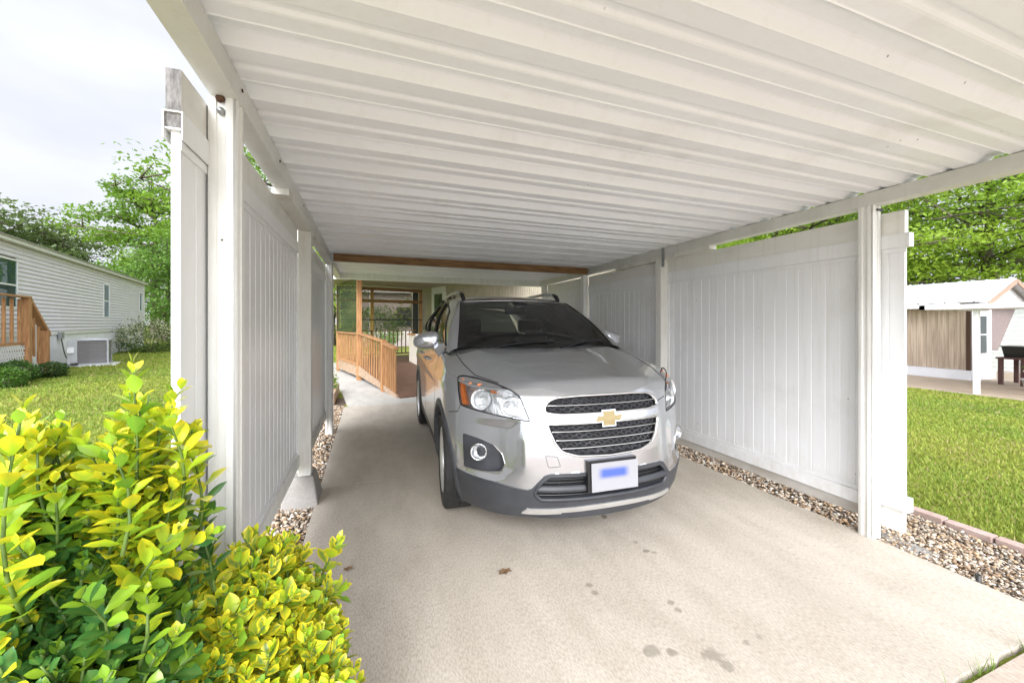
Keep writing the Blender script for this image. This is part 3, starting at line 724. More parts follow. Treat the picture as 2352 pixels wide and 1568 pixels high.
# door
dz = .42; du = 4.55
mb = MB(HW); mb.box(du, du + .92, -.05, -.002, dz, dz + 2.07)
d = obj('door', mb, trim_w, hh)
mb = MB(HW); mb.box(du + .20, du + .72, -.056, -.051, dz + .95, dz + 1.85); obj('window_pane', mb, [pm('door_glass', (.10, .14, .07), (.04, .05, .03), rough=.05, scale=3)], d)
mb = MB(HW); mb.box(du + .20, du + .72, -.056, -.051, dz + .15, dz + .86); obj('lower_pane', mb, dark_in, d)
mb = MB(HW); mb.box(du + .08, du + .13, -.10, -.05, dz + .93, dz + .98, bev=.015); obj('handle', mb, galv, d)
# wall lantern
lt = empty('wall_lantern', HW(4.05, -.1, 1.9), 'black coach lantern on the tan wall right of the white door', 'wall lamp')
LU = 4.05
mb = MB(HW); mb.lathe([(0, -.02), (.05, -.02), (.05, 0)], 12, 'y', (LU, 0, 2.12)); mb.bar((LU, -.02, 2.12), (LU, -.15, 2.20), .018); mb.bar((LU, -.15, 2.20), (LU, -.17, 2.13), .016)
obj('bracket', mb, dark_metal, lt)
mb = MB(HW); mb.lathe([(0, 2.15), (.02, 2.13), (.085, 2.07), (.085, 2.055), (0, 2.055)], 6, 'z', (LU, -.17, 0)); mb.lathe([(0, 1.84), (.03, 1.84), (.045, 1.87), (0, 1.87)], 6, 'z', (LU, -.17, 0))
for k in range(6):
    a = k * PI / 3; mb.bar((LU + .04 * math.cos(a), -.17 + .04 * math.sin(a), 1.87), (LU + .075 * math.cos(a), -.17 + .075 * math.sin(a), 2.06), .008)
obj('cage', mb, dark_metal, lt)
mb = MB(HW); mb.lathe([(.036, 1.875), (.068, 2.05)], 6, 'z', (LU, -.17, 0)); obj('glass', mb, thin_glass('lantern_glass', (.8, .8, .75)), lt)
# porch: frame along the ramp line
ANG = -math.radians(15.5)
PF = frame(-.23, 10.2, ANG)      # origin at the tall post; u back, v right
porch = empty('porch', PF(1, 1, 0), 'covered wooden porch deck with shades behind the carport', 'porch')
deckz = .36; LB = 2.25; WB = 2.55
mb = MB(PF); mb.box(-.02, LB + .1, 0.04, WB, deckz - .04, deckz); obj('deck', mb, deck_brown, porch)
mb = MB(PF); mb.box(-.05, LB + .15, -.01, .03, .08, deckz + .01); obj('skirt_board', mb, old_wood, porch)
mb = MB(PF); mb.box(-.05, .055, -.05, .055, -.02, 2.50, bev=.004); obj('post', mb, cedar_z, porch)
for u, v in ((LB, -.04), (LB + .02, WB * .36), (LB + .02, WB - .08)):
    mb = MB(PF); mb.box(u, u + .085, v, v + .085, deckz if v > 0 else 0, 2.45, bev=.004); obj('post', mb, cedar_z, porch)
mb = MB(PF); mb.box(.2, .6, .1, .35, 0, .16); mb.box(1.4, 1.7, .1, .35, 0, .16); obj('pier_blocks', mb, conc_old, porch)['kind'] = 'stuff'
mb = MB(PF); mb.box(-3.2, LB + .6, -.5, 3.6, 2.50, 2.56); obj('ceiling', mb, pm('porch_ceiling', (.50, .45, .37), rough=.7), porch)
mb = MB(PF); mb.box(LB, LB + .08, .05, WB, 2.36, 2.46); obj('rear_header', mb, header_wood, porch)
mb = MB(PF); mb.box(LB, LB + .05, .05, WB, 2.0, 2.09); obj('rear_crossbar', mb, header_wood, porch)
mb = MB(PF); mb.box(LB, LB + .05, .05, WB, 1.46, 1.49); obj('rear_crossbar', mb, dark_metal, porch)
# railings
def railing(T, u0, u1, v, zr0, zr1, zb0, zb1, n, mat, name, parent, w_=.026, cap=.10):
    r = empty(name, T(u0, v, 0)); r.parent = parent; r.location = Vector(T(u0, v, 0)) - wloc(parent)
    mb = MB(T); mb.hexa([(u0, v - cap / 2, zr0), (u1, v - cap / 2, zr1), (u1, v + cap / 2, zr1), (u0, v + cap / 2, zr0)][::1], [(u0, v - cap / 2, zr0 + .035), (u1, v - cap / 2, zr1 + .035), (u1, v + cap / 2, zr1 + .035), (u0, v + cap / 2, zr0 + .035)])
    obj('cap_rail', mb, mat[1], r)
    for i in range(n):
        t = (i + .5) / n; u = u0 + (u1 - u0) * t; zt = zr0 + (zr1 - zr0) * t; z0 = zb0 + (zb1 - zb0) * t
        mb = MB(T); mb.box(u - w_ / 2, u + w_ / 2, v - w_ / 2, v + w_ / 2, z0, zt - .002); obj('baluster', mb, mat[0], r)
    return r
cz = (cedar_z, cedar_y)
railing(PF, LB - .02, .06, 0, 1.10, 1.10, .34, .34, 13, cz, 'side_railing', porch)
mb = MB(PF); mb.box(.06, LB - .02, -.03, .01, .34, .40); obj('bottom_rail', mb, cedar_y, porch)
dkz = (deck_brown, deck_brown)
RT = lambda u, v, z: PF(LB + .02 + v, .08 + u, z)
railing(RT, 0, WB - .3, 0, 1.12, 1.12, .42, .42, 17, dkz, 'rear_railing', porch)
mb = MB(PF); mb.box(LB - .02, LB + .06, .08, WB, .40, .45); obj('rear_sill', mb, deck_brown, porch)
# roll shades: reed slats
shade_dark = thin_glass('shade_slat', (.86, 1.0, .55), rough=.35, base=.0, ior=1.3, cap=.12); shade_line = pm('shade_line', (.035, .04, .035), rough=.4)  # green in the slat tint stands in for greenery reflected by the slats
sh = empty('roll_shade', PF(1, -.03, 1.8), 'slatted see-through roll shade on the left side of the porch, reflected greenery tinted in', 'shade')
slat = MB(PF); ln = MB(PF); k = 0; z = 1.14
while z < 2.46:
    ln.box(.06, LB - .03, -.045, -.030, z, z + .014); slat.box(.06, LB - .03, -.040, -.036, z + .012, z + .054); z += .055
obj('slats', slat, shade_dark, sh); obj('battens', ln, shade_line, sh)
mb = MB(PF); mb.box(LB - .028, LB - .005, -.05, -.02, 1.12, 2.46); obj('end_strip', mb, shade_line, sh)
for name, v0, v1, lab in (('roll_shade', .08, WB * .36 - .01, 'left of two sheer slatted shades across the back of the porch'), ('roll_shade', WB * .36 + .09, WB - .3, 'wider sheer slatted shade at the back of the porch, next to the house')):
    s2 = empty(name, PF(LB, (v0 + v1) / 2, 1.8), lab, 'shade'); ln = MB(PF); sl_ = MB(PF); z = 1.17
    while z < 2.35: ln.box(LB + .10, LB + .104, v0, v1, z, z + .011); z += .036
    sl_.box(LB + .108, LB + .110, v0, v1, 1.16, 2.36)
    obj('battens', ln, shade_line, s2); obj('sheer_panel', sl_, thin_glass('sheer', (.60, .58, .54), rough=.5, base=.0, cap=.12), s2)
mb = MB(PF); mb.box(LB + .1, LB + .13, WB - .28, WB - .1, 1.0, 2.36); tag(obj('rolled_shade_edge', mb, shade_line), 'dark narrow vertical screen between sheer shade and house corner', 'screen')
# small dark bottle figure on the rail
mb = MB(PF); mb.lathe([(0, 1.156), (.035, 1.156), (.04, 1.2), (.03, 1.26), (.036, 1.30), (.02, 1.34), (.026, 1.37), (.022, 1.40), (0, 1.41)], 12, 'z', (LB + .02, .42, 0))
tag(obj('rail_ornament', mb, pm('ornament', (.22, .15, .10), (.05, .04, .03), rough=.5, scale=20), smooth=True), 'small brown figurine standing on the rear porch rail', 'ornament')
# ramp
ramp = empty('ramp', PF(-1.4, .6, 0), 'brown plank wheelchair ramp running down from the porch to the patio', 'ramp')
RL = 2.85
mb = MB(PF)
nb = 20
for i in range(nb):
    a, b = -RL + RL * i / nb, -RL + RL * (i + 1) / nb - .006; za = lambda u_: deckz + (deckz - .02) * u_ / RL
    mb.hexa([(a, .0, za(a) - .035), (b, .0, za(b) - .035), (b, 1.3, za(b) - .035), (a, 1.3, za(a) - .035)], [(a, .0, za(a)), (b, .0, za(b)), (b, 1.3, za(b)), (a, 1.3, za(a))])
obj('ramp_deck', mb, deck_brown, ramp)
mb = MB(PF); mb.hexa([(-RL + .1, -.03, -.02), (-.05, -.03, .12), (-.05, -.002, .12), (-RL + .1, -.002, -.02)], [(-RL + .1, -.03, .04), (-.05, -.03, .34), (-.05, -.002, .34), (-RL + .1, -.002, .04)]); obj('side_stringer', mb, old_wood, ramp)
UP = -1.92
mb = MB(PF); mb.box(UP - .05, UP + .05, -.06, .04, -.02, 1.03, bev=.004); obj('newel_post', mb, cedar_z, ramp)
railing(PF, -.06, UP + .05, -.0, 1.11, .985, .22, .12, 10, cz, 'ramp_railing', ramp)
railing(PF, UP - .05, UP - .72, -.0, .95, .88, .10, .0, 6, cz, 'ramp_railing', ramp)
# cream half wall on the far side of the ramp
mb = MB(PF); mb.box(-2.4, .15, 1.31, 1.42, .12, 1.06); hw = tag(obj('half_wall', mb, cream), 'cream half wall with wooden cap along the right side of the ramp', 'half wall')
mb = MB(PF); mb.box(-2.42, .2, 1.27, 1.46, 1.061, 1.10); obj('cap', mb, cedar_y, hw)
# planter with small plant on the patio edge
mb = MB(); mb.box(-.80, -.56, 7.35, 8.6, -.02, .17, bev=.01)
tag(obj('planter_box', mb, old_wood), 'low pale wooden planter box at the patio edge behind the left wall', 'planter')

# distant house seen through the porch
mb = MB(); mb.box(-1.0, 7.5, 24, 30, 0, 3.1); bh = tag(obj('rear_neighbour_house', mb, pm('pink_cream', (.40, .345, .32), rough=.7)), 'pinkish cream house seen through the porch shades', 'house')
mb = MB(); mb.box(1.5, 2.4, 23.95, 23.99, 1.2, 2.3); obj('window', mb, dark_in, bh)
mb = MB(); mb.box(-1.4, 7.9, 23.6, 30.4, 3.1, 3.25); obj('roof', mb, shingle, bh)

# ================================================================ RIGHT NEIGHBOUR: SHED, CARPORT, HOUSE
corr = pm('corrugated_tan', (.56, .46, .36), (.30, .23, .17), rough=.6, scale=2.2, stretch=(8, 8, .4), lo=.3, hi=.7, detail=8)
shed = empty('shed', (19, 9, -.45), 'shed with brown corrugated front and white gabled metal roof beyond the right lawn', 'shed')
zb_ = -.45
mb = MB(); pts = []; yv = 6.9
while yv < 13: pts += [(18.0, yv), (17.97, yv + .02), (17.97, yv + .14), (18.0, yv + .16)]; yv += .27
n = len(pts); mb.add([(a, b, z) for z in (zb_ + .32, 2.0) for a, b in pts], [(i, i + 1, n + i + 1, n + i) for i in range(n - 1)]); obj('front_wall', mb, corr, shed)
mb = MB(); mb.box(18.03, 19.4, 6.86, 13, zb_, 2.0); obj('wall', mb, skirt_w, shed)
mb = MB(); mb.box(17.93, 18.0, 6.80, 13, zb_, zb_ + .31); mb.box(18.0, 19.45, 6.78, 6.86, zb_, zb_ + .31); obj('skirting', mb, skirt_w, shed)
mb = MB(); mb.box(17.95, 18.03, 6.80, 6.9, zb_ + .31, 2.0); obj('corner_trim', mb, pm('dark_brown_trim', (.07, .035, .02), rough=.5), shed)
mb = MB(); mb.box(18.35, 18.95, 6.80, 6.855, .35, 1.65); fr = obj('window', mb, trim_w, shed)
mb = MB(); mb.box(18.40, 18.90, 6.79, 6.799, .40, .98); mb.box(18.40, 18.90, 6.79, 6.799, 1.02, 1.60); obj('pane', mb, dark_in, fr)
mb = MB(); yz = [(17.6, 2.02), (19.3, 2.78), (21.0, 2.02)]
pts = []; y0_, y1_ = 6.3, 14
rib = []
yy = y0_
while yy < y1_: rib += [(yy, 0), (yy + .27, 0), (yy + .285, .022), (yy + .31, .022), (yy + .325, 0)]; yy += .33
for sgn in (0, 1):
    a, b = (yz[0], yz[1]) if sgn == 0 else (yz[1], yz[2]); n = len(rib)
    mb.add([(a[0], r_[0], a[1] + r_[1]) for r_ in rib] + [(b[0], r_[0], b[1] + r_[1]) for r_ in rib], [(i, i + 1, n + i + 1, n + i) for i in range(n - 1)])
rf = obj('roof', mb, pm('shed_roof_metal', (.62, .63, .65), rough=.5, scale=2), shed); s_ = rf.modifiers.new('s', 'SOLIDIFY'); s_.thickness = .02
mb = MB(); mb.prism([(17.7, 1.96), (19.3, 2.68), (20.9, 1.96)], lambda a, b: (a, 6.55, b), lambda a, b: (a, 6.86, b)); obj('gable', mb, skirt_w, shed)
bw = wood('barge_wood', (.32, .22, .16), (.2, .13, .09))
for a, b in ((yz[0], yz[1]), (yz[1], yz[2])):
    mb = MB(); mb.bar((a[0], 6.28, a[1] - .07), (b[0], 6.28, b[1] - .07), .03, .13); obj('barge_board', mb, bw, shed)
mb = MB(); mb.box(17.45, 17.60, 6.9, 14, 1.86, 2.0); obj('gutter', mb, trim_w, shed)
mb = MB(); mb.hexa([(19.5, 6.9, zb_ + .9), (19.9, 6.9, zb_ + .9), (19.9, 7.0, zb_ + .9), (19.5, 7.0, zb_ + .9)], [(19.5, 6.9, 2.0), (21.2, 6.9, 2.0), (21.2, 7.0, 2.0), (19.5, 7.0, 2.0)]); obj('dark_side_panel', mb, pm('grey_brown_panel', (.20, .16, .15), rough=.7), shed)
nc = empty('neighbour_carport', (16, 3, -.45), 'flat white carport roof on slim post over the neighbouring driveway', 'carport')
mb = MB(); mb.box(14.5, 14.62, -5, 6.5, 1.74, 1.86); mb.box(14.5, 17.9, 6.38, 6.5, 1.74, 1.859); obj('edge_beam', mb, trim_w, nc)
mb = MB(); mb.box(14.62, 17.95, -5, 6.38, 1.79, 1.83); obj('roof', mb, cream, nc)
for yp in (5.42, .6):
    mb = MB(); mb.box(14.66, 14.78, yp, yp + .10, -.455, 1.785, bev=.01); obj('post', mb, trim_w, nc)
# white house beyond
wh = empty('far_white_house', (25, 4, -.5), 'white lap sided house with window behind the grill at the right edge', 'house')
FW = frame(22.0, 9.0, math.radians(168)); mb = MB(); lap(mb, FW, -2, 9, -.4, 2.3, .17, out=-.02); obj('wall', mb, pm('pale_green_white', (.62, .66, .62), rough=.6), wh)
mb = MB(FW); mb.box(-2, 9, -5, -.03, -.5, 2.3); obj('core', mb, skirt_w, wh)
mb = MB(FW); mb.box(-2.3, 9.3, -5, .6, 2.3, 2.42); obj('roof', mb, trim_w, wh)
mb = MB(FW); mb.box(2.1, 3.3, .0, .06, .35, 1.75); f_ = obj('window', mb, trim_w, wh); mb = MB(FW); mb.box(2.18, 3.22, .061, .07, .43, 1.67); obj('pane', mb, dark_in, f_)
# table with black tub and planters
tb = empty('potting_table', (18.2, 5.9, -.45), 'dark wooden table under the black tub on the neighbouring driveway', 'table')
tw = pm('dark_table_wood', (.10, .045, .04), rough=.7)
mb = MB(); mb.box(17.6, 18.7, 5.55, 6.15, .31, .36); obj('tabletop', mb, tw, tb)
for x, y in ((17.65, 5.6), (18.58, 5.6), (17.65, 6.03), (18.58, 6.03)):
    mb = MB(); mb.box(x, x + .09, y, y + .09, -.45, .308); obj('leg', mb, tw, tb)
mb = MB(); mb.box(17.75, 18.55, 5.58, 5.61, .1, .30); obj('apron', mb, tw, tb)
mb = MB(); mb.prism([(17.8, 5.62), (18.5, 5.62), (18.5, 6.1), (17.8, 6.1)], lambda a, b: (18.15 + (a - 18.15) * .85, 5.86 + (b - 5.86) * .85, .362), lambda a, b: (a, b, .66)); mb.box(17.77, 18.53, 5.59, 6.13, .66, .69)
tub = tag(obj('storage_tub', mb, pm('black_plastic', (.02, .02, .022), rough=.35)), 'black plastic tub with red label on the dark table', 'tub')
mb = MB(); mb.box(18.0, 18.28, 5.605, 5.612, .52, .60); obj('tag_plate', mb, pm('red_tag', (.6, .03, .04), rough=.4), tub)
# ================================================================ THE CAR
CCX, CCY, CCA = 1.34, 1.98, math.radians(2.7)
_c, _s = math.cos(CCA), math.sin(CCA)
def CT(x, y, z): return (CCX + x * _c + y * _s, CCY - x * _s + y * _c, z)
def CTa(P): P = np.asarray(P); return np.stack([CCX + P[:, 0] * _c + P[:, 1] * _s, CCY - P[:, 0] * _s + P[:, 1] * _c, P[:, 2]], 1)
car = empty('car', CT(0, 2.1, 0), 'silver compact SUV with gold cross emblem parked nose out under the carport', 'car')
# ---- paints and trims
paint = bpy.data.materials.new('silver_paint'); paint.use_nodes = True
n_ = paint.node_tree.nodes; l_ = paint.node_tree.links; p_ = n_['Principled BSDF']
p_.inputs['Base Color'].default_value = (.56, .58, .615, 1); p_.inputs['Metallic'].default_value = .85; p_.inputs['Roughness'].default_value = .22
p_.inputs['Coat Weight'].default_value = 1; p_.inputs['Coat Roughness'].default_value = .03
fl = n_.new('ShaderNodeTexNoise'); fl.inputs['Scale'].default_value = 900; tcn = n_.new('ShaderNodeTexCoord'); l_.new(tcn.outputs['Object'], fl.inputs['Vector'])
bb_ = n_.new('ShaderNodeBump'); bb_.inputs['Strength'].default_value = .04; bb_.inputs['Distance'].default_value = .001; l_.new(fl.outputs['Fac'], bb_.inputs['Height']); l_.new(bb_.outputs[0], p_.inputs['Normal'])
du = n_.new('ShaderNodeTexNoise'); du.inputs['Scale'].default_value = 3.5; du.inputs['Detail'].default_value = 8; l_.new(tcn.outputs['Object'], du.inputs['Vector'])
dr = n_.new('ShaderNodeMapRange'); dr.inputs['From Min'].default_value = .3; dr.inputs['From Max'].default_value = .7; dr.inputs['To Min'].default_value = .015; dr.inputs['To Max'].default_value = .05
l_.new(du.outputs['Fac'], dr.inputs[0]); l_.new(dr.outputs[0], p_.inputs['Coat Roughness'])
clad = pm('dark_cladding', (.045, .048, .055), (.03, .032, .038), rough=.45, scale=6, bump=.08, bscale=300)
blk = pm('black_plastic_trim', (.012, .012, .013), (.008, .008, .009), rough=.35, scale=9)
blk_matt = pm('matt_black', (.010, .010, .011), rough=.8)
chrome = pm('chrome', (.66, .66, .66), (.58, .58, .57), rough=.08, metal=1, scale=3)
sat = pm('satin_silver', (.66, .66, .65), (.58, .58, .57), rough=.35, metal=.7, scale=5)
gold = pm('gold_emblem', (.30, .235, .11), (.25, .195, .09), rough=.3, metal=.4, scale=10)
amber = pm('amber', (.80, .22, .03), (.65, .15, .02), rough=.2, scale=20, coat=1)
lens = thin_glass('lamp_lens', (.95, .96, .97), base=.0, ior=1.4)
refl = pm('reflector', (.88, .89, .89), (.62, .63, .63), rough=.16, metal=.72, scale=26, stretch=(7, 1, .5), bump=.5, bscale=30)
rubber = pm('tyre_rubber', (.028, .028, .028), (.018, .018, .018), rough=.75, scale=20, bump=.2, bscale=120)
cglass = thin_glass('car_glass', (.48, .54, .51), base=.03)
sglass = thin_glass('side_glass', (.12, .14, .135), base=.04); fglass = thin_glass('front_side_glass', (.66, .78, .70), base=.0)
seatm = pm('seat_cloth', (.03, .03, .032), (.02, .02, .02), rough=.9)
# ---- wall surface of the lower body
Zk = [.10, .22, .30, .40, .50, .60, .70, .80, .88, .94, 1.02, 1.10, 1.20, 1.3]
Y0k = [.16, .055, .02, .0, .0, .005, .015, .03, .05, .07, .12, .2, .32, .4]
Wkk = [.78, .845, .868, .88, .885, .888, .888, .888, .886, .88, .868, .852, .822, .79]
LF, NXX, MYY = .80, 2.6, 2.0
YR, LR = 4.26, .45
y0f = lambda z: np.interp(z, Zk, Y0k); Wf = lambda z: np.interp(z, Zk, Wkk)
_r = 1 - (1 - np.linspace(0, 1, 4000)) ** 2.2; _x = .888 * _r; _y = LF * (1 - np.clip(1 - _r ** NXX, 0, 1) ** (1 / MYY))
_S = np.concatenate([[0], np.cumsum(np.hypot(np.diff(_x), np.diff(_y)))]); SL = _S[-1]; SIDE = YR - LR - LF
_rr = 1 - (1 - np.linspace(0, 1, 800)) ** 2.2; _xx = .86 * _rr; _yy = LR * (1 - np.clip(1 - _rr ** 3.4, 0, 1) ** (1 / 2.4))
_SR = np.concatenate([[0], np.cumsum(np.hypot(np.diff(_xx), np.diff(_yy)))]); SRT = _SR[-1]; STOT = SL + SIDE + SRT
def wpos(s, z):
    s = np.asarray(s, float); z = np.asarray(z, float); a = np.abs(s); sg = np.sign(s); W_ = Wf(z); y0_ = y0f(z)
    r = np.interp(a, _S, _r); xf = W_ * r; yf = y0_ + LF * (1 - np.clip(1 - r ** NXX, 0, 1) ** (1 / MYY))
    # fender flare blends in along the side
    t = np.clip((a - SL) / SIDE, 0, 1)
    ys = y0_ * (1 - t) + LF + t * SIDE; xs_ = W_ * (1 - .012 * np.sin(np.clip(t, 0, 1) * PI)) * (1 - .02 * t ** 3)
    rr = np.interp(STOT - a, _SR, _rr); lean = np.interp(z, [.2, .5, .9, 1.25], [.06, 0, .03, .10])
    xr = W_ * .98 * rr; yr = YR - LR * (1 - np.clip(1 - rr ** 3.4, 0, 1) ** (1 / 2.4)) - lean * (1 - rr ** 4)
    x = np.where(a < SL, xf, np.where(a < SL + SIDE, xs_, xr)); y = np.where(a < SL, yf, np.where(a < SL + SIDE, ys, yr))
    # gentle hollow round the fog lamp pod and below the headlamp, bulge of the lower lip
    xb = np.interp(z, [.40, .46, .52, .60, .70, .78, .84], [.70, .60, .560, .548, .545, .51, .49]); q_ = np.clip((x - xb) / .045, 0, 1); q_ = q_ * q_ * (3 - 2 * q_)
    fz = np.clip((z - .435) / .035, 0, 1) * np.clip((.80 - z) / .05, 0, 1); hol = .024 * q_ * fz * np.clip((.835 - x) / .16, 0, 1) * (a < SL)
    y = y + hol
    rid = .014 * np.exp(-((x - .505) / .035) ** 2) * np.clip((z - .45) / .1, 0, 1) * np.clip((.80 - z) / .1, 0, 1) * (a < SL)
    y = y - rid
    # shoulder crease along the doors
    x = x + (a > SL * .9) * .010 * np.exp(-((z - .93) / .05) ** 2)
    return np.stack([sg * x, y, z], -1)
def wnorm(s, z):
    e = 1e-3; a = wpos(s + e, z) - wpos(s - e, z); b = wpos(s, z + e) - wpos(s, z - e); n = np.cross(a, b)
    n /= np.linalg.norm(n, axis=-1, keepdims=True) + 1e-12; return n     # outward (-y at the nose)
def s_of_x(x, z):
    r = np.clip(np.abs(x) / Wf(z), 0, .99999); return np.sign(x) * np.interp(r, _r, _S)
def s_of_y(y, z, side):
    yy = (y - y0f(z)) ; r = np.clip(1 - np.clip(1 - yy / LF, 0, 1) ** MYY, 0, 1) ** (1 / NXX); sf = np.interp(r, _r, _S)
    t = (y - y0f(z) - LF) / (SIDE - y0f(z)); ss = SL + t * SIDE
    return side * np.where(yy < LF, sf, ss)
def fpoly(pts): return [(float(s_of_x(x, z)), z) for x, z in pts]
def dense(poly, step=.006, closed=True):
    out = []; n = len(poly)
    for i in range(n if closed else n - 1):
        a, b = np.array(poly[i]), np.array(poly[(i + 1) % n]); k = max(1, int(np.hypot(*(b - a)) / step)); out += [tuple(a + (b - a) * j / k) for j in range(k)]
    if not closed: out.append(tuple(poly[-1]))
    return out
def rounded(poly, r=.02, n=5):
    out = []; m = len(poly)
    for i in range(m):
        p = np.array(poly[i]); a = np.array(poly[i - 1]); b = np.array(poly[(i + 1) % m]); da = a - p; db = b - p
        ra = min(r, np.hypot(*da) * .45); rb = min(r, np.hypot(*db) * .45); a2 = p + da / np.hypot(*da) * ra; b2 = p + db / np.hypot(*db) * rb
        for k in range(n + 1):
            t = k / n; out.append(tuple((1 - t) ** 2 * a2 + 2 * t * (1 - t) * p + t * t * b2))
    return out
def inpoly(poly, X, Y):
    c = np.zeros(X.shape, bool); n = len(poly); j = n - 1
    for i in range(n):
        xi, yi = poly[i]; xj, yj = poly[j]
        if yi != yj: c ^= ((yi > Y) != (yj > Y)) & (X < (xj - xi) * (Y - yi) / (yj - yi) + xi)
        j = i
    return c
def snap(S_, Z_, poly, h):
    P = np.array(poly); Q = np.roll(P, -1, 0); pts = np.stack([S_.ravel(), Z_.ravel()], 1)
    lo = P.min(0) - h * 2; hi = P.max(0) + h * 2; sel = np.where(((pts >= lo) & (pts <= hi)).all(1))[0]
    if not len(sel): return
    q = pts[sel]; best = np.full(len(sel), 9.); bp = q.copy()
    for a, b in zip(P, Q):
        d = b - a; L2 = (d ** 2).sum()
        if L2 < 1e-12: continue
        t = np.clip(((q - a) @ d) / L2, 0, 1); c = a + t[:, None] * d; dd = np.hypot(*(q - c).T); m = dd < best; best[m] = dd[m]; bp[m] = c[m]
    m = best < h * .52; pts[sel[m]] = bp[m]
    for a in P:
        d = np.hypot(*(pts[sel] - a).T); k = d.argmin()
        if d[k] < h * .6: pts[sel[k]] = a
    S_[:] = pts[:, 0].reshape(S_.shape); Z_[:] = pts[:, 1].reshape(Z_.shape)
mir = lambda p: [(-a, b) for a, b in p][::-1]
# ---- features on the nose, car coordinates (x, z)
HL = rounded([(-.812, .845), (-.818, .93), (-.812, 1.012), (-.785, 1.026), (-.72, 1.023), (-.625, 1.0), (-.55, .968), (-.51, .935), (-.492, .875), (-.468, .798), (-.565, .812), (-.675, .827)], .014)
GU = rounded([(-.383, .848), (-.383, .882), (-.36, .912), (-.31, .932), (-.18, .94), (.18, .94), (.31, .932), (.36, .912), (.383, .882), (.383, .848), (.30, .838), (-.30, .838)], .02)
GL = rounded([(-.372, .785), (.372, .785), (.372, .765), (.338, .68), (.30, .632), (.21, .605), (0, .595), (-.21, .605), (-.30, .632), (-.338, .68), (-.372, .765)], .016)
FG = rounded([(-.805, .678), (-.725, .668), (-.65, .642), (-.61, .60), (-.597, .54), (-.615, .495), (-.68, .477), (-.80, .468)], .02)
IN = rounded([(-.425, .452), (-.375, .494), (.375, .494), (.425, .452), (.455, .39), (.42, .352), (-.42, .352), (-.455, .39)], .014)
feat = {'headlight_l': fpoly(HL), 'headlight_r': mir(fpoly(HL)), 'grille_u': fpoly(dense(GU, .02)), 'grille_l': fpoly(dense(GL, .02)), 'fog_l': fpoly(FG), 'fog_r': mir(fpoly(FG)), 'intake': fpoly(dense(IN, .02))}
WC = ((.955, .347), (3.515, .347)); AR = .405
for sd_, nm in ((-1, 'l'), (1, 'r')):
    for k, (yc, zc) in enumerate(WC):
        ring = []
        for i in range(60):
            a = 2 * PI * i / 60; y_, z_ = yc + AR * math.cos(a), max(.02, zc + AR * math.sin(a)); ring.append((float(s_of_y(y_, z_, sd_)), z_))
        feat['arch%d_%s' % (k, nm)] = ring
clad_line = [(0, .508), (.375, .508), (.40, .497), (.474, .411), (.56, .420), (.65, .434), (.80, .436)]
cl = [(float(s_of_x(x, z)), z) for x, z in clad_line] + [(SL - .05, .43), (SL + .5, .37), (SL + SIDE, .37), (STOT, .45)]
czs = lambda s: np.interp(np.abs(s), [c[0] for c in cl], [c[1] for c in cl])
# ---- hood height field
def Hh(x, y):
    h0 = np.interp(y, [.05, .10, .15, .175, .20, .30, .45, .6, .8, 1.0, 1.3, 1.8, 3, 4.2], [.944, .975, 1.008, 1.020, 1.026, 1.044, 1.072, 1.101, 1.141, 1.178, 1.20, 1.21, 1.25, 1.28])
    xl = .37 + .24 * np.clip((y - .1) / 1.0, -.2, 1.2); d = np.abs(x) - xl
    sp = .010 * np.log1p(np.exp(np.clip(d / .010, -30, 30)))
    return h0 - .205 * sp - .012 * (x / .5) ** 2
sv = np.concatenate([np.arange(0, SL + .75, .0095), np.linspace(SL + .76, SL + SIDE - .65, 26), np.arange(SL + SIDE - .62, SL + SIDE + .1, .03), np.linspace(SL + SIDE + .12, STOT, 24)])
sv = np.concatenate([-sv[:0:-1], sv]); NT = 96
def ztop(s):
    z = np.full(s.shape, 1.0)
    for _ in range(8):
        p = wpos(s, z); z = .5 * z + .5 * (Hh(p[:, 0], p[:, 1]) - .014)
    a = np.abs(s); belt = np.interp(a, [SL - .1, SL + .35, SL + 1.0, SL + SIDE, STOT], [9, 1.125, 1.19, 1.225, 1.20]); return np.minimum(z, np.where(a > SL - .1, belt, 9))
zt = ztop(sv); zlo = np.interp(np.abs(sv), [0, .5, SL - .2, SL, SL + SIDE, STOT], [.225, .235, .19, .19, .20, .30])
tt = np.linspace(0, 1, NT)
S2 = np.repeat(sv[None], NT, 0).copy(); Z2 = zlo[None] + (zt - zlo)[None] * tt[:, None]
Zc = Z2.copy()
for k_, pl in feat.items(): snap(S2[1:-1], Z2[1:-1], pl, .0095)
# snap rows to the cladding line
cz_ = czs(S2); cand = np.abs(Z2 - cz_) < .0050
Z2 = np.where(cand & (np.abs(S2) < STOT), cz_, Z2)
ny_, nx_ = S2.shape; idx = np.arange(ny_ * nx_).reshape(ny_, nx_)
F = np.stack([idx[:-1, :-1], idx[:-1, 1:], idx[1:, 1:], idx[1:, :-1]], -1).reshape(-1, 4)
cs = S2.ravel()[F].mean(1); czc = Z2.ravel()[F].mean(1)
key = np.full(len(F), -1); names = list(feat)
for i, k_ in enumerate(names): key[inpoly(feat[k_], cs, czc)] = i
PW = wpos(S2.ravel(), Z2.ravel()); NWm = wnorm(S2.ravel(), Z2.ravel())
isclad = czc < czs(cs)
def sub(V, F): 
    u, inv = np.unique(F.ravel(), return_inverse=True); return V[u], inv.reshape(F.shape)
def np_part(name, V, F, mat, parent, smooth=True, angle=None):
    o = npobj(name, CTa(V), F, mat, parent, smooth=smooth)
    if angle: o.data.set_sharp_from_angle(angle=math.radians(angle))
    return o
V_, F_ = sub(PW, F[(key < 0) & ~isclad]); body = np_part('body', V_, F_, paint, car)
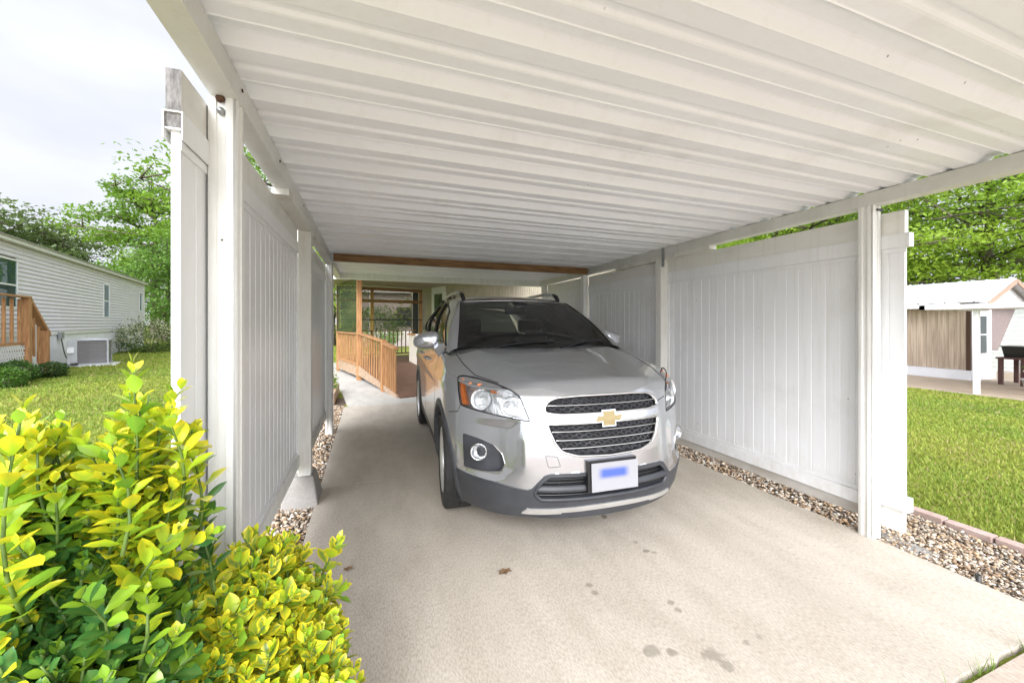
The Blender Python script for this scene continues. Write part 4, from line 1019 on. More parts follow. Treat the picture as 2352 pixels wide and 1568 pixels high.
V_, F_ = sub(PW, F[(key < 0) & isclad]); cladding = np_part('lower_cladding', V_, F_, clad, car)
def floor(k_, depth, mat, name, parent, walls=True, wallmat=None, scale=None):
    """faces of a feature pushed in by depth, with walls back to the rim"""
    f = F[key == names.index(k_)]; V, f2 = sub(PW, f); Nn, _ = sub(NWm, f); dv = np.asarray(depth if np.ndim(depth) else [depth])
    Vin = V - Nn * depth
    o = np_part(name, Vin, f2, mat, parent)
    if walls:
        e = {}
        for q in f2:
            for a, b in zip(q, np.roll(q, -1)):
                if (b, a) in e: del e[(b, a)]
                else: e[(a, b)] = 1
        E_ = np.array(list(e)); VV = np.concatenate([V + Nn * .0005, Vin]); n = len(V)
        W_ = np.stack([E_[:, 0], E_[:, 1], E_[:, 1] + n, E_[:, 0] + n], 1); vv, ff = sub(VV, W_); np_part(name + '_wall', vv, ff, wallmat or mat, parent)
    return o
def ribbon(path, w_, out, inn, mat, name, parent, closed=True, z_from=None, shift=0):
    """box-section strip following the wall surface along a (s,z) path"""
    path = dense(path, .008, closed); n = len(path); P = np.array(path)
    T_ = (np.roll(P, -1, 0) - np.roll(P, 1, 0)) if closed else np.gradient(P, axis=0)
    T_ /= np.linalg.norm(T_, axis=1, keepdims=True) + 1e-9; Nl = np.stack([-T_[:, 1], T_[:, 0]], 1)
    A = P + Nl * (w_ / 2 + shift); B = P - Nl * (w_ / 2 - shift)
    pa, pb = wpos(A[:, 0], A[:, 1]), wpos(B[:, 0], B[:, 1]); na, nb = wnorm(P[:, 0], P[:, 1]), wnorm(P[:, 0], P[:, 1]); m_ = (pa + pb) / 2
    mb = MB(CT); vs = []
    for i in range(n): vs += [pa[i] - na[i] * inn, pa[i] + na[i] * out * .55, m_[i] + na[i] * out, pb[i] + nb[i] * out * .55, pb[i] - nb[i] * inn]
    vs = [tuple(v) for v in vs]; fs = []
    for i in range(n if closed else n - 1):
        j = (i + 1) % n; fs += [(i * 5 + k, i * 5 + k + 1, j * 5 + k + 1, j * 5 + k) for k in range(4)]
    mb.add(vs, fs); return obj(name, mb, mat, parent, smooth=True)
_lim = float(s_of_x(.84, .43)); ribbon([(s, float(czs(np.array(s))) - .004) for s in np.linspace(-_lim, _lim, 80)], .012, .0035, .008, clad, 'cladding_lip', car, closed=False)
# ---- hood and fender tops
mF = np.where(np.abs(sv) <= float(s_of_y(np.array(1.24), 1.1, 1)))[0]; sc = np.abs(sv[mF]).max()
BP = wpos(sv[mF], zt[mF]); f_ = sv[mF] / sc
CW = np.stack([.755 * np.sign(f_) * np.abs(f_) ** 1.0, .96 + .24 * np.abs(f_) ** 2, np.full(len(f_), 1.17)], 1)
ts = np.concatenate([np.linspace(0, .12, 9), np.linspace(.14, 1, 34)]); G = []
for t in ts:
    x = BP[:, 0] * (1 - t) + CW[:, 0] * t; y = BP[:, 1] * (1 - t) + CW[:, 1] * t
    b = np.clip(t / .07, 0, 1); b = np.sqrt(np.clip(1 - (1 - b) ** 2, 0, 1)); zz = BP[:, 2] * (1 - b) + Hh(x, y) * b
    zz = np.where(np.abs(f_) > .9, np.minimum(zz, zz), zz); G.append(np.stack([x, y, zz], 1))
G = np.array(G); ny2, nx2 = G.shape[:2]; id2 = np.arange(ny2 * nx2).reshape(ny2, nx2)
np_part('hood', G.reshape(-1, 3), np.stack([id2[:-1, :-1], id2[:-1, 1:], id2[1:, 1:], id2[1:, :-1]], -1).reshape(-1, 4), paint, car)
def hline(pts, w_, mat, name, up=.0012):
    mb = MB(CT); P = []
    for i in range(len(pts) - 1):
        k = max(2, int(math.dist(pts[i], pts[i + 1]) / .03))
        P += [tuple(np.array(pts[i]) * (1 - j / k) + np.array(pts[i + 1]) * j / k) for j in range(k)]
    P.append(pts[-1]); mb.tube([(x, y, float(Hh(x, y)) + up - w_ * .5) for x, y in P], w_, 6); return obj(name, mb, mat, car, smooth=True)
for sg in (-1, 1): hline([(sg * .60, .335), (sg * .70, .55), (sg * .735, .8), (sg * .745, 1.04), (sg * .735, 1.17)], .0035, blk_matt, 'hood_seam')
# seams on the wall: hood front edge, bumper to fender
for sg in (-1, 1):
    ribbon([(sg * a, b) for a, b in fpoly([(.386, .872), (.43, .882), (.478, .892)])], .005, .0006, .002, blk_matt, 'hood_seam', car, closed=False)
    ribbon([(sg * float(s_of_x(.812, .845)), .845), (sg * float(s_of_y(.50, .81, 1)), .80), (sg * float(s_of_y(.62, .78, 1)), .775)], .005, .0006, .002, blk_matt, 'bumper_seam', car, closed=False)
    sq = rounded([(sg * a, b) for a, b in fpoly([(.395, .61), (.33, .605), (.312, .55), (.38, .545)])], .01)
    if sg < 0: ribbon(sq, .0028, .0005, .002, clad, 'tow_cover_seam', car)
# ---- grilles
def bars(k_, zs_, hw, mat, name, depth, hgt, smile=.0, thick=.012):
    for z, xw in zip(zs_, hw):
        path = [(float(s_of_x(x, z)), z + smile * (abs(x) / xw) ** 2) for x in np.linspace(-xw, xw, 40)]
        P = np.array(path); a = wpos(P[:, 0], P[:, 1]); nn = wnorm(P[:, 0], P[:, 1]); mb = MB(CT); vs = []
        for p, q in zip(a, nn):
            c = p - q * depth
            vs += [tuple(c + (0, 0, -hgt / 2)), tuple(c + q * thick * .7 + (0, 0, -hgt * .35)), tuple(c + q * thick + (0, 0, hgt * .1)), tuple(c + (0, 0, hgt / 2))]
        n = len(a); mb.add(vs, [(i * 4 + k, i * 4 + k + 1, (i + 1) * 4 + k + 1, (i + 1) * 4 + k) for i in range(n - 1) for k in range(3)])
        obj(name, mb, mat, par, smooth=True)
def honey(k_, zrows, xw, par):
    mb = MB(CT)
    for r_i, z in enumerate(zrows):
        w_ = xw(z); step = .030; x = -w_; up = r_i % 2
        pts = []
        k = 0
        while x < w_:
            pts.append((x, z + (.006 if (k // 2 + up) % 2 else -.006))); x += step * (.62 if k % 2 == 0 else .38) ; k += 1
        P = np.array([(float(s_of_x(a, b)), b) for a, b in pts]); a = wpos(P[:, 0], P[:, 1]); nn = wnorm(P[:, 0], P[:, 1])
        mb.tube([tuple(p - q * .022) for p, q in zip(a, nn)], .0032, 5)
    return obj('mesh_insert', mb, clad, par, smooth=False)
gw_u = lambda z: np.interp(z, [.838, .85, .882, .912, .932, .94], [.32, .378, .378, .35, .28, .17])
gw_l = lambda z: np.interp(z, [.595, .605, .632, .68, .765, .785], [.06, .20, .295, .333, .367, .367])
par = empty('upper_grille', CT(0, .07, .89)); par.parent = car; par.location = Vector(CT(0, .07, .89)) - wloc(car)
floor('grille_u', .035, blk_matt, 'backing', par, wallmat=blk)
honey('grille_u', (.858, .874, .905, .920), gw_u, par); bars('grille_u', [.888], [.366], chrome, 'chrome_bar', .012, .007)
ribbon(feat['grille_u'], .011, .006, .012, chrome, 'chrome_surround', par)
par = empty('lower_grille', CT(0, .03, .69)); par.parent = car; par.location = Vector(CT(0, .03, .69)) - wloc(car)
floor('grille_l', .035, blk_matt, 'backing', par, wallmat=blk)
honey('grille_l', (.768, .758, .722, .710, .675, .663, .628, .618), gw_l, par); bars('grille_l', [.742, .694, .648], [.352, .332, .300], chrome, 'chrome_bar', .012, .0065)
ribbon(feat['grille_l'], .010, .006, .012, chrome, 'chrome_surround', par)
# ---- lower intake
par = empty('lower_intake', CT(0, .0, .42)); par.parent = car; par.location = Vector(CT(0, 0, .42)) - wloc(car)
floor('intake', .05, blk_matt, 'backing', par, wallmat=clad)
bars('intake', [.416], [.435], clad, 'cross_bar', .012, .040, thick=.018); bars('intake', [.470, .452], [.39, .41], blk, 'slat', .028, .006)
bars('intake', [.372], [.44], blk, 'slat', .03, .006)
mb = MB(CT)
for x in (-.30, -.17, .17, .30): mb.box(x - .003, x + .003, float(y0f(.45)) + .04 + abs(x) * .12, float(y0f(.45)) + .06 + abs(x) * .12, .355, .49)
obj('ribs', mb, clad, par)['kind'] = 'stuff'
ribbon(feat['intake'], .020, .003, .01, clad, 'intake_lip', par, shift=0)
# silver skid strip
sk = [(-.515, .262), (-.485, .298), (-.12, .312), (.12, .312), (.485, .298), (.515, .262), (.46, .262), (.30, .270), (.285, .278), (.12, .281), (-.12, .281), (-.285, .278), (-.30, .270), (-.46, .262)]
def plaque(poly, out, mat, name, parent, h=.008, inn=.002):
    P = fpoly(dense(poly, .012)); s0, s1 = min(p[0] for p in P), max(p[0] for p in P); z0, z1 = min(p[1] for p in P), max(p[1] for p in P)
    S_, Z_ = np.meshgrid(np.arange(s0 - h, s1 + 2 * h, h), np.arange(z0 - h, z1 + 2 * h, h)); snap(S_, Z_, P, h)
    a, b = S_.shape; ii = np.arange(a * b).reshape(a, b); f = np.stack([ii[:-1, :-1], ii[:-1, 1:], ii[1:, 1:], ii[1:, :-1]], -1).reshape(-1, 4)
    f = f[inpoly(P, S_.ravel()[f].mean(1), Z_.ravel()[f].mean(1))]; u, inv = np.unique(f.ravel(), return_inverse=True); f = inv.reshape(f.shape); s_, z_ = S_.ravel()[u], Z_.ravel()[u]
    V = wpos(s_, z_); Nn = wnorm(s_, z_); e = {}
    for q in f:
        for c, d in zip(q, np.roll(q, -1)):
            if (d, c) in e: del e[(d, c)]
            else: e[(c, d)] = 1
    E_ = np.array(list(e)); n = len(V); VV = np.concatenate([V + Nn * out, V - Nn * inn]); W_ = np.stack([E_[:, 1], E_[:, 0], E_[:, 0] + n, E_[:, 1] + n], 1)
    return np_part(name, VV, np.concatenate([f, W_]), mat, parent, angle=40)
plaque(sk, .007, sat, 'skid_strip', car)
# number plate: bracket, plate with a blurred blue patch instead of characters
plm = bpy.data.materials.new('number_plate'); plm.use_nodes = True; n_ = plm.node_tree.nodes; l_ = plm.node_tree.links; p_ = n_['Principled BSDF']
tcn = n_.new('ShaderNodeTexCoord'); sx = n_.new('ShaderNodeSeparateXYZ'); l_.new(tcn.outputs['Generated'], sx.inputs[0])
def sm(src, c, hw, soft):
    a = n_.new('ShaderNodeMath'); a.operation = 'SUBTRACT'; l_.new(src, a.inputs[0]); a.inputs[1].default_value = c
    b = n_.new('ShaderNodeMath'); b.operation = 'ABSOLUTE'; l_.new(a.outputs[0], b.inputs[0])
    m = n_.new('ShaderNodeMapRange'); m.interpolation_type = 'SMOOTHSTEP'; l_.new(b.outputs[0], m.inputs[0]); m.inputs['From Min'].default_value = hw + soft; m.inputs['From Max'].default_value = hw - soft; return m.outputs[0]
ml = n_.new('ShaderNodeMath'); ml.operation = 'MULTIPLY'; l_.new(sm(sx.outputs['X'], .47, .29, .09), ml.inputs[0]); l_.new(sm(sx.outputs['Z'], .62, .16, .10), ml.inputs[1])
mxp = n_.new('ShaderNodeMix'); mxp.data_type = 'RGBA'; l_.new(ml.outputs[0], mxp.inputs['Factor']); mxp.inputs['A'].default_value = (.30, .30, .32, 1); mxp.inputs['B'].default_value = (.055, .10, .34, 1)
l_.new(mxp.outputs['Result'], p_.inputs['Base Color']); p_.inputs['Roughness'].default_value = .35
pr = empty('number_plate', CT(.01, -.03, .48)); pr.parent = car; pr.location = Vector(CT(.01, -.03, .48)) - wloc(car)
mb = MB(CT); mb.hexa([(-.165, -.024, .405), (.155, -.024, .405), (.155, .02, .405), (-.165, .02, .405)], [(-.165, -.018, .580), (.155, -.018, .580), (.155, .03, .580), (-.165, .03, .580)]); obj('bracket', mb, blk, pr)
mb = MB(CT); mb.hexa([(-.145, -.034, .405), (.158, -.034, .405), (.158, -.030, .405), (-.145, -.030, .405)], [(-.145, -.026, .566), (.162, -.026, .566), (.162, -.022, .566), (-.145, -.022, .566)]); obj('plate', mb, plm, pr)
# emblem: bow-tie shaped cross, chrome rim and gold face
def tie(cx, cz, a, b, ih, iv, sk_): # half length a, half height of arms b, half width of the upright ih, half height iv, slant
    return [(cx - a, cz - b), (cx - ih - sk_ * .1, cz - b), (cx - ih - sk_ * .1, cz - iv), (cx + ih - sk_ * .1, cz - iv), (cx + ih - sk_ * .1, cz - b), (cx + a - sk_, cz - b),
            (cx + a, cz + b), (cx + ih + sk_ * .1, cz + b), (cx + ih + sk_ * .1, cz + iv), (cx - ih + sk_ * .1, cz + iv), (cx - ih + sk_ * .1, cz + b), (cx - a + sk_, cz + b)]
em = empty('emblem', CT(-.003, .03, .806)); em.parent = car; em.location = Vector(CT(-.003, .03, .806)) - wloc(car)
plaque(tie(-.003, .806, .108, .021, .046, .047, .026), .012, chrome, 'emblem_rim', em, h=.004)
plaque(tie(-.003, .806, .091, .0145, .038, .040, .020), .0155, gold, 'emblem_face', em, h=.004)
# ---- headlights and fog lamps
for sd_, sfx in ((-1, 'l'), (1, 'r')):
    hd = empty('headlight', CT(sd_ * .66, .25, .91)); hd.parent = car; hd.location = Vector(CT(sd_ * .66, .25, .91)) - wloc(car)
    floor('headlight_' + sfx, .055, refl, 'housing', hd, wallmat=refl)
    floor('headlight_' + sfx, .001, lens, 'lens', hd, walls=False)
    ribbon(feat['headlight_' + sfx], .007, .0015, .006, blk, 'seal', hd)
    # amber side strip
    am = fpoly([(-.808, .852), (-.812, .93), (-.806, 1.003), (-.791, 1.008), (-.796, .93), (-.786, .856)]); am = am if sd_ < 0 else mir(am)
    P = np.array(dense(am, .01)); c_ = P.mean(0); a = wpos(P[:, 0], P[:, 1]); nn = wnorm(P[:, 0], P[:, 1]); mb = MB(CT); n = len(P)
    mb.add([tuple(p - q * .010) for p, q in zip(a, nn)] + [tuple(p - q * .03) for p, q in zip(a, nn)] + [tuple((wpos(*c_) - wnorm(*c_) * .008))], [(i, (i + 1) % n, 2 * n) for i in range(n)] + [(i, (i + 1) % n, n + (i + 1) % n, n + i) for i in range(n)]); obj('amber_strip', mb, amber, hd)
    def bowl(x, z, R, name, mat, dep=.045, front=.012):
        s = float(s_of_x(sd_ * x, z)); p = wpos(s, z); q = np.array([sd_ * -.25, -1, 0]); q = wnorm(s, z) * .5 + np.array([0, -.5, 0]); q /= np.linalg.norm(q)
        u = np.cross(q, (0, 0, 1)); u /= np.linalg.norm(u); v = np.cross(u, q); c = p - wnorm(s, z) * front; vs = []; pr_ = [(0, -dep), (R * .30, -dep * .98), (R * .31, -dep * .72), (R * .42, -dep * .80), (R * .8, -dep * .45), (R, 0), (R * 1.06, -.004)]
        for r, d in pr_: vs += [tuple(c + q * d + (u * math.cos(2 * PI * k / 24) + v * math.sin(2 * PI * k / 24)) * r) for k in range(24)]
        mb = MB(CT); mb.add(vs, [(i * 24 + k, i * 24 + (k + 1) % 24, (i + 1) * 24 + (k + 1) % 24, (i + 1) * 24 + k) for i in range(len(pr_) - 1) for k in range(24)]); o = obj(name, mb, mat, hd, smooth=True)
        mb = MB(CT); vs = []
        for r, d in ((0, -dep + .024), (R * .10, -dep + .021), (R * .13, -dep + .012), (R * .13, -dep)): vs += [tuple(c + q * d + (u * math.cos(2 * PI * k / 10) + v * math.sin(2 * PI * k / 10)) * r) for k in range(10)]
        mb.add(vs, [(i * 10 + k, i * 10 + (k + 1) % 10, (i + 1) * 10 + (k + 1) % 10, (i + 1) * 10 + k) for i in range(3) for k in range(10)]); obj('bulb', mb, refl, hd, smooth=True)
    bowl(.718, .900, .060, 'main_beam', refl, dep=.06); bowl(.572, .868, .050, 'dipped_beam', refl, dep=.05, front=.010)
    for x, z in ((.755, .985), (.712, .985), (.645, .965)):
        s = float(s_of_x(sd_ * x, z)); p = wpos(s, z) - wnorm(s, z) * .012; mb = MB(CT)
        vs = [tuple(p + np.array([dx * sd_, abs(dx) * .3, dz]) - wnorm(s, z) * dd) for dx, dz, dd in ((-.024, -.015, .018), (.024, -.015, .018), (.024, .015, .018), (-.024, .015, .018), (-.014, -.009, 0), (.014, -.009, 0), (.014, .009, 0), (-.014, .009, 0))]
        mb.add(vs, [(0, 1, 5, 4), (1, 2, 6, 5), (2, 3, 7, 6), (3, 0, 4, 7), (4, 5, 6, 7)]); obj('indicator_bulb', mb, amber, hd)
    def curve(pts, r, mat, name, dep):
        P = []
        for i in range(len(pts) - 1):
            for j in range(8): P.append(tuple(np.array(pts[i]) * (1 - j / 8) + np.array(pts[i + 1]) * j / 8))
        P.append(pts[-1]); q = []
        for x, z in P: s = float(s_of_x(sd_ * x, z)); q.append(tuple(wpos(s, z) - wnorm(s, z) * dep))
        mb = MB(CT); mb.tube(q, r, 6); obj(name, mb, mat, hd, smooth=True)
    curve([(.765, .958), (.70, .958), (.63, .935), (.56, .918), (.525, .905)], .0045, sat, 'trim_bar', .014)
    curve([(.665, .945), (.645, .905), (.625, .862), (.59, .835), (.52, .822), (.49, .815)], .006, sat, 'trim_bar', .016)
    fo = empty('fog_lamp', CT(sd_ * .72, .25, .58)); fo.parent = car; fo.location = Vector(CT(sd_ * .72, .25, .58)) - wloc(car)
    # pod floor deepens towards the inner end
    f = F[key == names.index('fog_' + sfx)]; V, f2 = sub(PW, f); Nn, _ = sub(NWm, f); dep = np.interp(np.abs(V[:, 0]), [.59, .64, .70, .80], [.040, .045, .018, .004]); Vin = V - Nn * dep[:, None]
    np_part('pod', Vin, f2, clad, fo); e = {}
    for q in f2:
        for a, b in zip(q, np.roll(q, -1)):
            if (b, a) in e: del e[(b, a)]
            else: e[(a, b)] = 1
    E_ = np.array(list(e)); n = len(V); vv, ff = sub(np.concatenate([V, Vin]), np.stack([E_[:, 0], E_[:, 1], E_[:, 1] + n, E_[:, 0] + n], 1)); np_part('pod_wall', vv, ff, clad, fo)
    ch = fpoly(dense([(.80, .470), (.68, .478), (.615, .496), (.598, .54), (.612, .60), (.650, .642)], .01, False)); ribbon([(sd_ * a, b) for a, b in ch], .006, .004, .006, chrome, 'chrome_edge', fo, closed=False)
    s = float(s_of_x(sd_ * .728, .587)); p = wpos(s, .587); q = wnorm(s, .587) * .45 + np.array([0, -.55, 0]); q /= np.linalg.norm(q); u = np.cross(q, (0, 0, 1)); u /= np.linalg.norm(u); v = np.cross(u, q)
    def ringmesh(prf, mat, name, nseg=28, c0=p):
        mb = MB(CT); vs = []
        for r, d in prf: vs += [tuple(c0 + q * d + (u * math.cos(2 * PI * k / nseg) + v * math.sin(2 * PI * k / nseg)) * r) for k in range(nseg)]
        mb.add(vs, [(i * nseg + k, i * nseg + (k + 1) % nseg, (i + 1) * nseg + (k + 1) % nseg, (i + 1) * nseg + k) for i in range(len(prf) - 1) for k in range(nseg)]); return obj(name, mb, mat, fo, smooth=True)
    ringmesh([(0, -.035), (.014, -.034), (.018, -.020), (.024, -.024), (.038, -.006), (.046, .004)], refl, 'fog_reflector'); ringmesh([(.046, .004), (.049, .008), (.053, .004), (.054, -.02)], chrome, 'fog_ring'); ringmesh([(0, .010), (.03, .009), (.047, .005)], lens, 'fog_lens')
# ---- wheel arch trims, liners and wheels
def warr(y, z, sd_): s = s_of_y(y, z, sd_); return wpos(s, z), wnorm(s, z)
for sd_ in (-1, 1):
    for k, (yc, zc) in enumerate(WC):
        mb = MB(CT); vs = []; A = [math.radians(a) for a in np.linspace(-22, 202, 57)]; prf = ((AR - .004, -.030), (AR - .003, .004), (AR + .01, .010), (AR + .045, .008), (AR + .052, -.004)); 
        for a in A:
            for r, o_ in prf:
                y_, z_ = yc + r * math.cos(a), zc + r * math.sin(a); z_ = max(z_, .2); p, q = warr(np.array(y_), np.array(z_), sd_); vs.append(tuple(p + q * o_))
        m = len(prf); mb.add(vs, [(i * m + j, i * m + j + 1, (i + 1) * m + j + 1, (i + 1) * m + j) for i in range(len(A) - 1) for j in range(m - 1)]); obj('arch_trim', mb, clad, car, smooth=True)
        mb = MB(CT); vs = []; A = [math.radians(a) for a in np.linspace(-25, 205, 41)]
        for a in A:
            for x, rr in ((.845, AR), (.55, AR), (.55, .05)): vs.append((sd_ * x, yc + rr * math.cos(a), max(.14, zc + rr * math.sin(a))))
        mb.add(vs, [(i * 3 + j, i * 3 + j + 1, (i + 1) * 3 + j + 1, (i + 1) * 3 + j) for i in range(len(A) - 1) for j in range(2)]); obj('wheel_liner', mb, blk_matt, car, smooth=True)
        wh = empty('wheel', CT(sd_ * .78, yc, zc)); wh.parent = car; wh.location = Vector(CT(sd_ * .78, yc, zc)) - wloc(car)
        st_ = math.radians(-3 if k == 0 else 0)
        def WT(x, y, z, yc=yc, zc=zc, sd_=sd_, st_=st_): return CT(sd_ * .765 + x * math.cos(st_) - y * math.sin(st_), yc + x * math.sin(st_) + y * math.cos(st_), zc + z)
        o = sd_; R = .347; hw_ = .108
        mb = MB(WT); pr_ = [(.236, -.10), (.25, -.108), (.285, -.112), (.32, -.106), (.338, -.094), (.3455, -.078)]
        tr = []
        for x in (-.058, -.022, .022, .058): tr += [(.347, x - .017), (.347, x + .017 - .0), (.340, x + .0175), (.340, x + .0185)]
        pr2 = pr_ + tr + [(r, -x) for r, x in reversed(pr_)]; mb.lathe(pr2, 64, 'x'); obj('tyre', mb, rubber, wh, angle=30)
        # sidewall tread lugs
        mb = MB(WT)
        for i in range(60):
            a = 2 * PI * i / 60
            for sx_ in (-1, 1):
                vs = []
                for da, rr, xx in ((-.022, .334, .100), (.022, .334, .100), (.022, .3475, .080), (-.022, .3475, .080)): vs.append((sx_ * (xx + .002), (rr + .0015) * math.cos(a + da), (rr + .0015) * math.sin(a + da)))
                mb.add(vs, [(0, 1, 2, 3)])
        obj('tread_blocks', mb, rubber, wh)['kind'] = 'stuff'
        mb = MB(WT); mb.lathe([(.238, o * .100), (.232, o * .106), (.222, o * .100), (.214, o * .07), (.205, -o * .08), (.236, -o * .1)], 56, 'x'); mb.lathe([(0, o * .070), (.030, o * .070), (.034, o * .058), (.055, o * .052), (.058, o * .02), (0, o * .0)], 30, 'x')
        rim = obj('rim', mb, sat, wh, smooth=True)
        mb = MB(WT)
        for i in range(5):
            for dd in (-.17, .17):
                a = 2 * PI * i / 5 + .3; a1 = a + dd * .55; a2 = a + dd
                p0 = (.05 * math.cos(a1 * 1), .05 * math.sin(a1)); p1 = (.218 * math.cos(a2), .218 * math.sin(a2)); t_ = np.array([-(p1[1] - p0[1]), p1[0] - p0[0]]); t_ /= np.linalg.norm(t_)
                w0, w1 = .016, .013
                vs = [(o * .055, p0[0] - t_[0] * w0, p0[1] - t_[1] * w0), (o * .055, p0[0] + t_[0] * w0, p0[1] + t_[1] * w0), (o * .085, p1[0] + t_[0] * w1, p1[1] + t_[1] * w1), (o * .085, p1[0] - t_[0] * w1, p1[1] - t_[1] * w1)]
                bk = [(x - o * .03, y, z) for x, y, z in vs]; mb.add(vs + bk, [(0, 1, 2, 3), (0, 1, 5, 4), (1, 2, 6, 5), (3, 0, 4, 7)])
        obj('spokes', mb, sat, rim)
        mb = MB(WT); mb.lathe([(0, -o * .02), (.20, -o * .02)], 30, 'x'); obj('brake_disc', mb, blk_matt, wh)
# ---- underbody
mb = MB(CT); mb.box(-.50, .50, .35, 4.0, .20, .24); mb.box(-.40, .40, .14, .36, .222, .240); obj('underbody', mb, blk_matt, car)
# ---- greenhouse
def patch(fn, nu, nv, name, mat, parent=car, smooth=True, u0=0, u1=1, v0=0, v1=1):
    mb = MB(CT); vs = [tuple(fn(u0 + (u1 - u0) * i / nu, v0 + (v1 - v0) * j / nv)) for j in range(nv + 1) for i in range(nu + 1)]
    mb.add(vs, [(j * (nu + 1) + i, j * (nu + 1) + i + 1, (j + 1) * (nu + 1) + i + 1, (j + 1) * (nu + 1) + i) for j in range(nv) for i in range(nu)]); return obj(name, mb, mat, parent, smooth=smooth)
def WS(u, v, off=0):      # windscreen
    q = 2 * u - 1; b = np.array([.715 * q, .955 + .20 * q * q, 1.172]); t = np.array([.575 * q, 1.775 + .085 * q * q, 1.596 - .016 * q * q]); p = b * (1 - v) + t * v
    p[1] -= .030 * math.sin(PI * v); p[2] += .020 * math.sin(PI * v); return p + np.array([0, off, -off * 1.5])
glass_w = patch(WS, 24, 12, 'windscreen', cglass)
def frit(name, a, b, c, d): patch(lambda u, v: WS(u, v, .002), 24 if b - a > .5 else 2, 12 if d - c > .5 else 3, name, blk, glass_w, u0=a, u1=b, v0=c, v1=d)
frit('black_border', 0, 1, 0, .10); frit('black_border', 0, 1, .965, 1); frit('black_border', 0, .045, .10, .965); frit('black_border', .955, 1, .10, .965); frit('sensor_patch', .43, .57, .84, .965)
mb = MB(CT); mb.tube([tuple(WS(u, 1.004)) for u in np.linspace(0, 1, 25)], .005, 6); obj('header_seal', mb, chrome, car, smooth=True)
for u in (0, 1): mb = MB(CT); mb.tube([tuple(WS(u, v)) for v in np.linspace(0, 1, 12)], .007, 6); obj('side_seal', mb, blk, car, smooth=True)
# cowl panel and wipers
patch(lambda u, v: np.array([(2 * u - 1) * .76, .93 + .26 * (2 * u - 1) ** 2 + v * .05, 1.168 + .004 * v - .012 * abs(2 * u - 1)]), 24, 2, 'cowl', blk)
for bx_, ex, dx in ((-.50, .02, 1), (.10, .55, 1)):
    w0 = np.array([bx_, .955 + .20 * (bx_ / .705) ** 2 - .015, 1.165]); w1 = WS((ex / .66 + 1) / 2, .085) + np.array([0, -.012, .012])
    mb = MB(CT); mb.tube([tuple(w0), tuple(w0 * .6 + w1 * .4 + np.array([0, -.01, .012])), tuple(w1)], [.011, .008, .005], 6); mb.bar(tuple(w0 * .75 + w1 * .25 + np.array([0, .006, -.004])), tuple(w1 + np.array([.05 * dx, .01, -.004])), .006, .012); obj('wiper', mb, blk_matt, car)
# roof
zr = lambda y: np.interp(y, [1.75, 1.95, 2.3, 2.8, 3.4, 3.95], [1.597, 1.642, 1.675, 1.68, 1.655, 1.59])
def RF(u, v):
    q = 2 * u - 1; y = 1.775 + .085 * q * q + v * (3.95 - 1.775 - .085 * q * q); x = q * np.interp(v, [0, .2, .8, 1], [.575, .597, .585, .55]); return np.array([x, y, zr(y) - .016 * q * q - .03 * q ** 6])
patch(RF, 24, 24, 'roof', paint)
